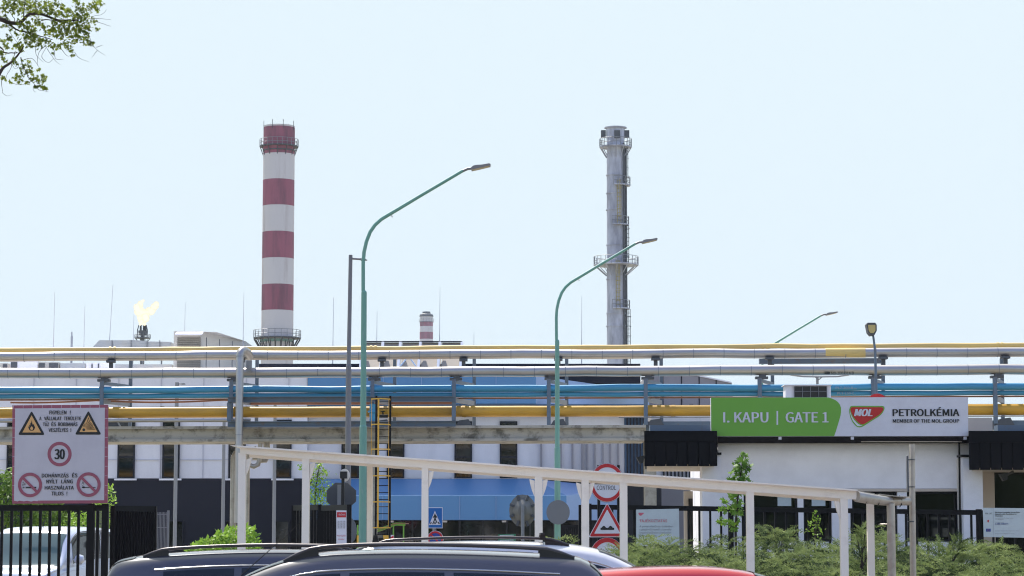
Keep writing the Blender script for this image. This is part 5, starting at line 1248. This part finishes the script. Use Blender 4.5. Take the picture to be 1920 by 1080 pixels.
car('parked_car','silver estate car with roof rails and crossbars behind the black one','car_silver',(.27,30,0),0,sc=1.0,top=TOP_C,belt=BELT_C,wid=WID_C,L=5.0,wsx=(.78,1.5),rails=(-2.0,.42),crossbars=(-1.92,.1))
car('parked_car','red car, only its roof showing right of the silver one','car_red',(1.86,24.8,0),0,top=TOP_S,sc=.858,L=4.2,doorx=(-1.3,-.5,.3,.98))
van = car('parked_van','white van with big windscreen behind the left bar fence','van_white',(-9.0,47.3,0),R(-101),top=TOP_V,belt=BELT_V,L=4.4,sc=1.0,van=True,cat='van',doorx=(-1.9,-.6,.05,.95),antenna=(.35,-.12,.16))

# ================================================================== plants
def leaf_star(mb, c, r, nrm, rnd, mi=0):
    n = Vector(nrm).normalized(); t = n.orthogonal().normalized(); a = rnd.random()*6.28; b_ = n.cross(t)
    u = t*math.cos(a)+b_*math.sin(a); w_ = n.cross(u); v = []
    for k in range(10):
        rr_ = r*(1.0 if k % 2 == 0 else .48)*(1 if k not in (5,) else .6); q = 2*math.pi*k/10
        v.append(c+u*rr_*math.cos(q)+w_*rr_*math.sin(q)+n*(.12*r*(k%2)))
    mb.add(v,[(0,1,9),(1,2,3),(3,4,5),(5,6,7),(7,8,9),(1,3,5),(1,5,7),(1,7,9)],mi)
def leaf_quad(mb, c, l, w_, rnd, mi=0, up=.3, d=None):
    d = d or Vector((rnd.gauss(0,1),rnd.gauss(0,1),rnd.gauss(0,1)+up)).normalized(); s = d.cross(Vector((rnd.random()-.5,rnd.random()-.5,rnd.random()))).normalized()
    mb.add([c,c+d*l*.5+s*w_*.5,c+d*l,c+d*l*.5-s*w_*.5],[(0,1,2,3)],mi)
# maple overhanging at top left
YT = 46.0; kT = YT/FPX; rnd = random.Random(3)
mt_ = T('maple_tree','dark maple branch with pointed leaves reaching in at the upper left corner','tree',(X(-330,YT),YT,0))
def crv(q, i, f):
    n = len(q)-1; p0, p1, p2, p3 = q[max(0,i-1)], q[i], q[min(n,i+1)], q[min(n,i+2)]
    return .5*((2*p1)+(p2-p0)*f+(2*p0-5*p1+4*p2-p3)*f*f+(3*p1-p0-3*p2+p3)*f**3)
def br_(pts, r0, r1, mb, n=7):
    q = []; r0 *= .62; r1 *= .75
    for i, (x, y) in enumerate(pts): p = P(x,y,YT); q.append(Vector((p.x, YT+.2*math.sin(i*1.1+x*.03), p.z)))
    fine = []; 
    for i in range(len(q)-1):
        for k in range(4): fine.append(crv(q,i,k/4)+Vector((rnd.gauss(0,.004),0,rnd.gauss(0,.004))))
    fine.append(q[-1]); N = len(fine); mb.tube(fine,[ (r0+(r1-r0)*i/(N-1))*kT for i in range(N)],n); return fine
m = MB(); x0 = X(-330,YT)
m.tube([(x0,YT,0),(x0+.05,YT,3),(x0-.05,YT+.1,7),(x0+.1,YT,10.5),(x0+.3,YT,13)],[.32,.27,.24,.18,.08],14); m.build('trunk','bark',mt_)
limbs = MB()
br_([(-330,330),(-230,210),(-140,110),(-60,52),(0,41),(15,43),(27,40),(40,36),(60,30),(80,28.5),(105,33),(130,39),(150,42)],10,1.6,limbs)
br_([(-330,420),(-200,330),(-90,235),(-20,170),(0,148),(8,130),(20,112),(33,98),(47,90)],9,1.6,limbs)
br_([(15,43),(30,53),(50,62),(70,68),(95,71)],3,1,limbs); br_([(75,34),(100,41),(135,44)],2,.8,limbs); br_([(40,35),(43,15),(50,0),(56,-20)],2,1,limbs)
br_([(-60,60),(-20,75),(0,88),(10,100),(22,103),(32,98)],3,1.2,limbs); br_([(36,104),(40,120),(50,135),(58,150),(68,162)],1.6,.5,limbs); br_([(25,39),(22,30),(15,18)],1.4,.6,limbs)
br_([(24,102),(24,94),(31,98)],1,.8,limbs); br_([(-60,52),(-30,20),(0,-20),(30,-60)],4,1,limbs)
limbs.build('limbs','bark',mt_)
tw = MB()
for a in ([(165,35),(180,33),(207,36)],[(165,35),(178,33),(190,27),(203,22)],[(183,16),(192,10),(196,4)],[(165,60),(173,78),(180,92),(195,101)],[(180,92),(176,100),(172,108)],[(180,88),(192,84)],[(175,38),(190,45),(208,50)],
          [(85,88),(75,100),(72,118),(70,123)],[(85,88),(80,108),(90,117),(103,112)],[(88,90),(97,105),(105,115),(113,121)],[(110,85),(125,104),(137,104)],[(140,98),(150,110),(163,112)],[(103,95),(106,112),(120,112)],
          [(45,112),(60,110),(68,118),(70,123)],[(4,150),(4,168),(9,178),(15,181),(20,175)],[(60,155),(62,168),(68,174)],[(65,160),(74,170),(82,174),(88,169)],[(22,116),(22,130),(12,140),(8,152)],[(70,90),(70,105),(80,115)],
          [(22,120),(30,130),(38,125)],[(15,150),(30,158),(48,158)],[(15,55),(22,68),(35,82)],[(120,45),(121,60),(123,70)],[(84,60),(84,40)],[(50,38),(52,50)]):
    pts = [P(x,y,YT)+Vector((0,rnd.gauss(0,.1),0)) for x, y in a]; fine = []
    for i in range(len(pts)-1):
        for k in range(5): fine.append(crv(pts,i,k/5)+Vector((rnd.gauss(0,.002),0,rnd.gauss(0,.002))))
    fine.append(pts[-1]); tw.tube(fine,[.0055*(1-.6*i/len(fine)) for i in range(len(fine))],4)
tw.build('twigs','bark',mt_)
cl = [(20,5,14),(40,8,13),(60,8,13),(72,14,10),(10,14,8),(5,30,6),(12,36,6),(30,18,10),(55,20,10),(85,6,8),(95,12,9),(105,2,7),(118,14,6),(143,3,6),(148,12,8),(160,16,9),(172,10,6),(180,16,6),(185,5,5),(175,2,4),
      (130,20,8),(115,28,9),(100,24,8),(88,22,8),(70,28,7),(140,28,9),(152,30,9),(165,26,7),(177,40,5),(163,42,8),(150,45,9),(135,45,8),(120,42,8),(105,46,8),(98,54,7),(112,56,9),(125,58,8),(138,57,8),(152,56,8),(165,52,7),(160,64,6),
      (145,66,7),(130,66,7),(115,66,7),(102,64,7),(90,62,7),(80,50,7),(70,45,7),(55,48,7),(45,52,7),(38,45,7),(60,58,8),(65,66,8),(72,74,7),(60,76,8),(50,70,8),(47,80,7),(57,86,6),(72,86,6),(82,80,6),(92,80,6),(100,88,6),(110,88,5),
      (122,82,6),(130,88,6),(137,78,6),(145,74,6),(133,97,4),(137,104,3),(163,76,5),(172,83,5),(157,82,4),(182,55,4),(30,65,4),(15,70,5),(20,52,5),(10,50,4),(5,80,6),(12,88,5),(20,75,4),(30,88,5),(38,92,5),(35,84,5),(3,100,6),(5,108,4),
      (28,112,5),(12,117,5),(30,120,4),(53,116,4),(45,122,5),(54,124,4),(58,133,5),(50,135,4),(42,138,4),(35,144,5),(40,150,4),(28,146,3),(50,155,3),(60,150,4),(70,150,5),(66,146,4),(73,131,4),(82,145,5),(84,153,4),(67,163,3),(86,165,4),(80,163,3),(73,161,3),(5,145,4),(18,153,3),(3,130,3),(35,156,2),(40,128,3)]
m = MB()
for x, y, s_ in cl:
    n_ = int(s_*s_*.36)+5
    for i in range(n_):
        px_, py_ = x+rnd.gauss(0,s_*.55), y+rnd.gauss(0,s_*.5); q = P(px_,py_,YT)+Vector((0,rnd.gauss(0,s_*.9*kT*2.2),0))
        leaf_star(m, q, rnd.uniform(2.8,5.2)*kT, (rnd.gauss(0,.7),rnd.gauss(0,.7)-.2,rnd.gauss(.5,.6)), rnd)
for i in range(1700):   # the rest of the crown, outside the frame
    px_, py_ = -28-abs(rnd.gauss(0,230)), rnd.uniform(-260,120); q = P(px_,py_,YT)+Vector((0,rnd.gauss(0,1.6),0))
    leaf_star(m, q, rnd.uniform(3,5)*kT*1.3, (rnd.gauss(0,.7),rnd.gauss(0,.7),rnd.gauss(.5,.6)), rnd)
m.build('crown','leaf_maple',mt_)
# bushes
def bush(name, label, px0, px1, ptop, pbot, Y, n, mt, cat='shrub', ls=(.05,.10), depth=.8, seed=1, prof=None, stars=False, lw=.55, stems=True):
    rnd = random.Random(seed); cxp = (px0+px1)/2; x0, x1 = X(px0,Y,960), X(px1,Y,960); zt = Z(ptop,Y); zb = max(.05, Z(pbot,Y))
    t = T(name, label, cat, ((x0+x1)/2,Y,0)); m = MB(); st_ = MB()
    for i in range(n):
        u = rnd.random(); x = x0+(x1-x0)*u; e = (prof(u) if prof else math.sqrt(max(0,1-(2*u-1)**2)))*(1+.28*noise.noise(Vector((x*2.2,seed,0)))+.14*noise.noise(Vector((x*7,seed,3))))
        v = rnd.random()**.55; z = zb+(zt-zb)*v*max(.08,e); y = Y+depth*(rnd.random()-.5)*2*math.sqrt(max(.05,1-v*v*.7))
        c = Vector((x,y,z))
        if noise.noise(c*5.0) < -.28: continue
        l = rnd.uniform(*ls)
        if stars: leaf_star(m,c,l,(rnd.gauss(0,.6),rnd.gauss(0,.6)-.3,rnd.gauss(.5,.5)),rnd)
        else: leaf_quad(m,c,l,l*lw,rnd)
    for i in range(9):
        u = (i+.5)/9; x = x0+(x1-x0)*u; e = (prof(u) if prof else math.sqrt(max(0,1-(2*u-1)**2)))
        st_.tube([((x0+x1)/2+(x-(x0+x1)/2)*.3,Y,0),(x*.5+(x0+x1)*.25,Y+rnd.gauss(0,.1),zb+(zt-zb)*e*.5),(x,Y+rnd.gauss(0,.1),zb+(zt-zb)*e*.9)],[.02,.014,.005],5)
    st_.build('stems','bark',t); m.build('foliage',mt,t); return t
bush('leafy_shrub','bright green rounded shrub behind the cars left of the white shelter post',306,498,986,1085,38.0,5200,'leaf_bright',seed=4,ls=(.05,.1),prof=lambda u: .25+.75*math.sin(min(1,u*1.15)*math.pi*.5)**1.2 if u < .87 else max(.1,(1-u)/.13*.8+.2))
bush('leafy_shrub','dark green bush behind the left fence and the van',-60,118,888,1110,54.0,7000,'leaf_dark',seed=6,ls=(.08,.16),depth=1.5,prof=lambda u: .95 if u < .5 else .95-.5*(u-.5)*1.2)
bush('leafy_shrub','sparse yellow-green shrub peeking behind the right edge of the warning board',104,208,924,1110,56.0,3600,'leaf_bright',seed=8,ls=(.07,.13),depth=1.2,prof=lambda u: .6+.4*u)
def slim_tree(name, label, px, Y, path, leaves, mt, seed, ls, spread, stars=False):
    rnd = random.Random(seed); t = T(name,label,'tree',(X(px,Y,950),Y,0)); m = MB()
    pts = [Vector((X(px,Y,950),Y,0))]+[P(x,y,Y) for x, y in path]; m.tube(pts,[.03-.022*i/(len(pts)-1) for i in range(len(pts))],6); f = MB()
    for x, y, sp, n in leaves:
        c0 = P(x,y,Y); near = min(pts,key=lambda q:(q-c0).length); m.tube([near,near.lerp(c0,.5)+Vector((0,0,-.02)),c0],[.008,.006,.003],4)
        for i in range(int(n*(.6 if stars else 1))):
            c = c0+Vector((rnd.gauss(0,sp*Y/FPX*.55),rnd.gauss(0,sp*Y/FPX*.5),rnd.gauss(0,sp*Y/FPX*.5)))
            if stars: leaf_star(f,c,rnd.uniform(*ls)*1.0,(rnd.gauss(0,.5),rnd.gauss(0,.5)-.5,rnd.gauss(.4,.5)),rnd)
            else: leaf_quad(f,c,rnd.uniform(*ls),ls[1]*.5,rnd)
    m.build('trunk','bark',t); f.build('foliage',mt,t); return t
slim_tree('maple_sapling','young maple sapling with big leaves before the gatehouse wall',1380,47.0,[(1379,990),(1382,950),(1385,910),(1390,880),(1394,852)],
  [(1394,853,5,14),(1391,862,7,20),(1397,870,8,22),(1385,873,8,20),(1402,878,7,14),(1380,884,9,22),(1393,888,9,26),(1376,895,8,20),(1400,898,8,16),(1385,902,9,22),(1370,902,7,10),(1395,908,6,8),
   (1370,928,8,14),(1383,930,9,18),(1395,925,8,10),(1360,940,7,9),(1375,945,10,20),(1389,948,9,16),(1356,957,8,11),(1370,962,9,14),(1385,965,9,16),(1352,975,8,9),(1366,980,8,12),(1380,985,9,14),(1372,997,9,10)],'leaf_sapling',5,(.05,.085),5,True)
slim_tree('birch_sapling','thin light-leaved young tree left of the octagonal sign',588,60.0,[(588,990),(590,950),(592,915),(596,890),(600,868)],
  [(600,870,8,30),(594,880,12,45),(605,884,12,40),(590,895,14,55),(604,900,14,50),(583,905,12,30),(592,915,14,55),(606,918,12,40),(586,928,14,50),(600,932,14,55),(617,925,10,25),(610,940,12,40),(592,945,14,50),(566,880,5,8),(561,872,4,6),(620,912,7,10),(580,940,10,25),(572,930,6,8)],'leaf_bright',9,(.05,.09),8)
slim_tree('young_plant','small leafy plant before the gatehouse window, right of the sapling',1528,49.0,[(1528,1010),(1530,985),(1529,962)],
  [(1529,964,6,12),(1524,972,7,12),(1534,975,7,14),(1520,984,7,10),(1531,986,8,14),(1537,994,8,14),(1523,996,7,10),(1530,1005,8,12)],'leaf_bright',11,(.04,.08),5)
# junipers: a spreading mass plus the bushes that stand out of it
def juniper_spray(mb, c, d, L, rnd, dens=9, mi=0):
    # a feathery shoot: a curved axis with fine side blades
    d = d.normalized(); s = d.cross(Vector((0,0,1))).normalized(); u = s.cross(d)
    for i in range(dens):
        t = i/dens; p = c+d*L*t+Vector((0,0,-.10*L*t*t))
        for sgn in (-1,1):
            dd = (d*.9+s*sgn*rnd.uniform(.3,.9)+u*rnd.gauss(.15,.4)).normalized(); l = L*rnd.uniform(.22,.4)*(1.1-t*.6); w_ = l*.3; n = dd.cross(Vector((rnd.gauss(0,1),rnd.gauss(0,1),rnd.gauss(0,1)))).normalized()
            mb.add([p-n*w_*.5,p+dd*l*.6-n*w_*.35,p+dd*l,p+dd*l*.6+n*w_*.5,p+n*w_*.5],[(0,1,2,3,4)],mi)
rnd = random.Random(21); m = MB()
hp = [(1040,1016),(1075,1014),(1110,1032),(1150,1026),(1190,1022),(1230,1020),(1270,1005),(1310,1018),(1350,1008),(1400,1008),(1440,1002),(1480,1006),(1520,1012),(1560,1008),(1600,1016),(1650,1004),(1700,1008),(1740,1004),(1780,1014),(1830,1020),(1880,1030),(1960,1036),(2080,1040)]
def htop(px):
    for i in range(len(hp)-1):
        if px <= hp[i+1][0]: t = (px-hp[i][0])/(hp[i+1][0]-hp[i][0]); return hp[i][1]*(1-t)+hp[i+1][1]*t
    return hp[-1][1]
# dense dark inner mass under the live shoots
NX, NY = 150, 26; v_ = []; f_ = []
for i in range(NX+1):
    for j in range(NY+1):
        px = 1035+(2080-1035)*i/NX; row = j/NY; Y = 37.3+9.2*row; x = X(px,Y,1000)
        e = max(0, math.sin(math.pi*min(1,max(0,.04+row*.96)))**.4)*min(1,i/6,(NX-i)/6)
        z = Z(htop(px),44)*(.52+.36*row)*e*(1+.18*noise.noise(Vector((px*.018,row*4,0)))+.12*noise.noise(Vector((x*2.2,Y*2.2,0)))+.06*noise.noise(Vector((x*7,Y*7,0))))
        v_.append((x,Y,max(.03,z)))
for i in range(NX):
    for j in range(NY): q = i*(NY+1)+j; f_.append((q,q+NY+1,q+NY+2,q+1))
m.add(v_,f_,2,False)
def frond(mb, c, d, L, rnd, mi, k=9, dn=4):
    d = d.normalized()
    for i in range(k):
        t = i/k; p = c+d*L*t+Vector((0,0,-.35*L*t*t)); s = d.cross(Vector((0,0,1))).normalized()
        for sg in (-1,1):
            dd = (d+s*sg*rnd.uniform(.5,1.1)*(1.05-t)+Vector((0,0,rnd.uniform(0,.5)))).normalized()
            juniper_spray(mb, p, dd, L*.34*(1.15-t*.7)*rnd.uniform(.7,1.2), rnd, dn, mi)
for i in range(4600):
    px = rnd.uniform(1035,1990); row = rnd.random(); Y = 37.3+9*row
    x = X(px,Y,1000); big = noise.noise(Vector((x*1.1,Y*.8,3)))
    zt = Z(htop(px),44)*(.56+.40*row)*(1+.18*noise.noise(Vector((px*.018,row*4,0)))+.42*big)*1.04
    c = Vector((x,Y,zt*rnd.uniform(.72,.98))); a = rnd.uniform(0,6.28)
    d = Vector((math.cos(a),math.sin(a)*.8-.35,rnd.uniform(.15,.7)))
    frond(m,c,d,rnd.uniform(.2,.46)*(1+.5*max(0,big)),rnd,1 if rnd.random() < .3-.6*big else 0,7,3)
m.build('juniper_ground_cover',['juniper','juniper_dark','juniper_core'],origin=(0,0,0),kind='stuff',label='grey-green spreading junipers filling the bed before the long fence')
m = MB()
def jun(label, px, py0, wpx, Y, n, seed, lean=0):
    rnd = random.Random(seed); k = Y/FPX; t = T('juniper_shrub',label,'shrub',(X(px,Y,1000),Y,0),'juniper shrubs rising from the bed'); f = MB(); st_ = MB(); zt = Z(py0,Y); x0 = X(px,Y,1000)
    for i in range(n//2):
        v = rnd.random()**.8; z = .6+(zt-.6)*v*.86; w_ = wpx*k*.5*(1.0-v*.7); a = rnd.uniform(0,6.28)
        x = x0+math.cos(a)*w_*.35+lean*k*v*v; y = Y+math.sin(a)*w_*.35
        frond(f,Vector((x,y,z)),Vector((math.cos(a)+lean*.02,math.sin(a)*.7,rnd.uniform(.5,1.3))),rnd.uniform(.2,.36)*(1.2-v*.4),rnd,1 if rnd.random() < .25 else 0,7)
    for i in range(5): st_.tube([(x0,Y,0),(x0+rnd.gauss(0,.05),Y,zt*.5),(x0+lean*k*.6+rnd.gauss(0,.12),Y,zt*.85)],[.03,.02,.008],5)
    st_.build('stems','bark',t); f.build('foliage',['juniper','juniper_dark'],t)
jun('upright juniper bush between the two shelter end posts',1616,968,38,39.5,150,1)
jun('juniper bush with a peak right below the left gatehouse window',1465,986,95,45.5,240,2)
jun('broad juniper leaning right beside the weathered pole',1772,992,110,42.0,260,3,30)
jun('juniper spray reaching up over the lower edge of the notice board',1262,1000,60,46.0,150,4,-10)
jun('low juniper beside the foot of the second green lamp',1070,1018,60,44.5,150,5)
rnd = random.Random(77); m = MB()
for i in range(34):
    x = -95+i*5.8+rnd.gauss(0,1); blob(m,(x,-70+rnd.gauss(0,3),6.5+rnd.gauss(0,1)),4.6,8+rnd.gauss(0,1.5),i*3.1,12)
m.build('tree_belt','juniper_dark',origin=(0,0,0),kind='stuff',label='belt of trees across the road, mirrored in windows and car paint')
# ---- haze
b = MB(); b.box(-2600,2600,-1600,3600,-1,170); hz = b.build('haze', [], None, origin=(0,0,0), kind='stuff')
hm = bpy.data.materials.new('haze'); hm.use_nodes = True; n_ = hm.node_tree.nodes; n_.clear()
pv = n_.new('ShaderNodeVolumePrincipled'); pv.inputs['Color'].default_value = (.80,.88,1,1); pv.inputs['Density'].default_value = .00012; pv.inputs['Anisotropy'].default_value = 0
ho = n_.new('ShaderNodeOutputMaterial'); hm.node_tree.links.new(pv.outputs[0], ho.inputs['Volume']); hz.data.materials.append(hm)
hz['label'] = 'thin pale haze over the whole place'
for o in bpy.data.objects:
    if '_w' in o: del o['_w']
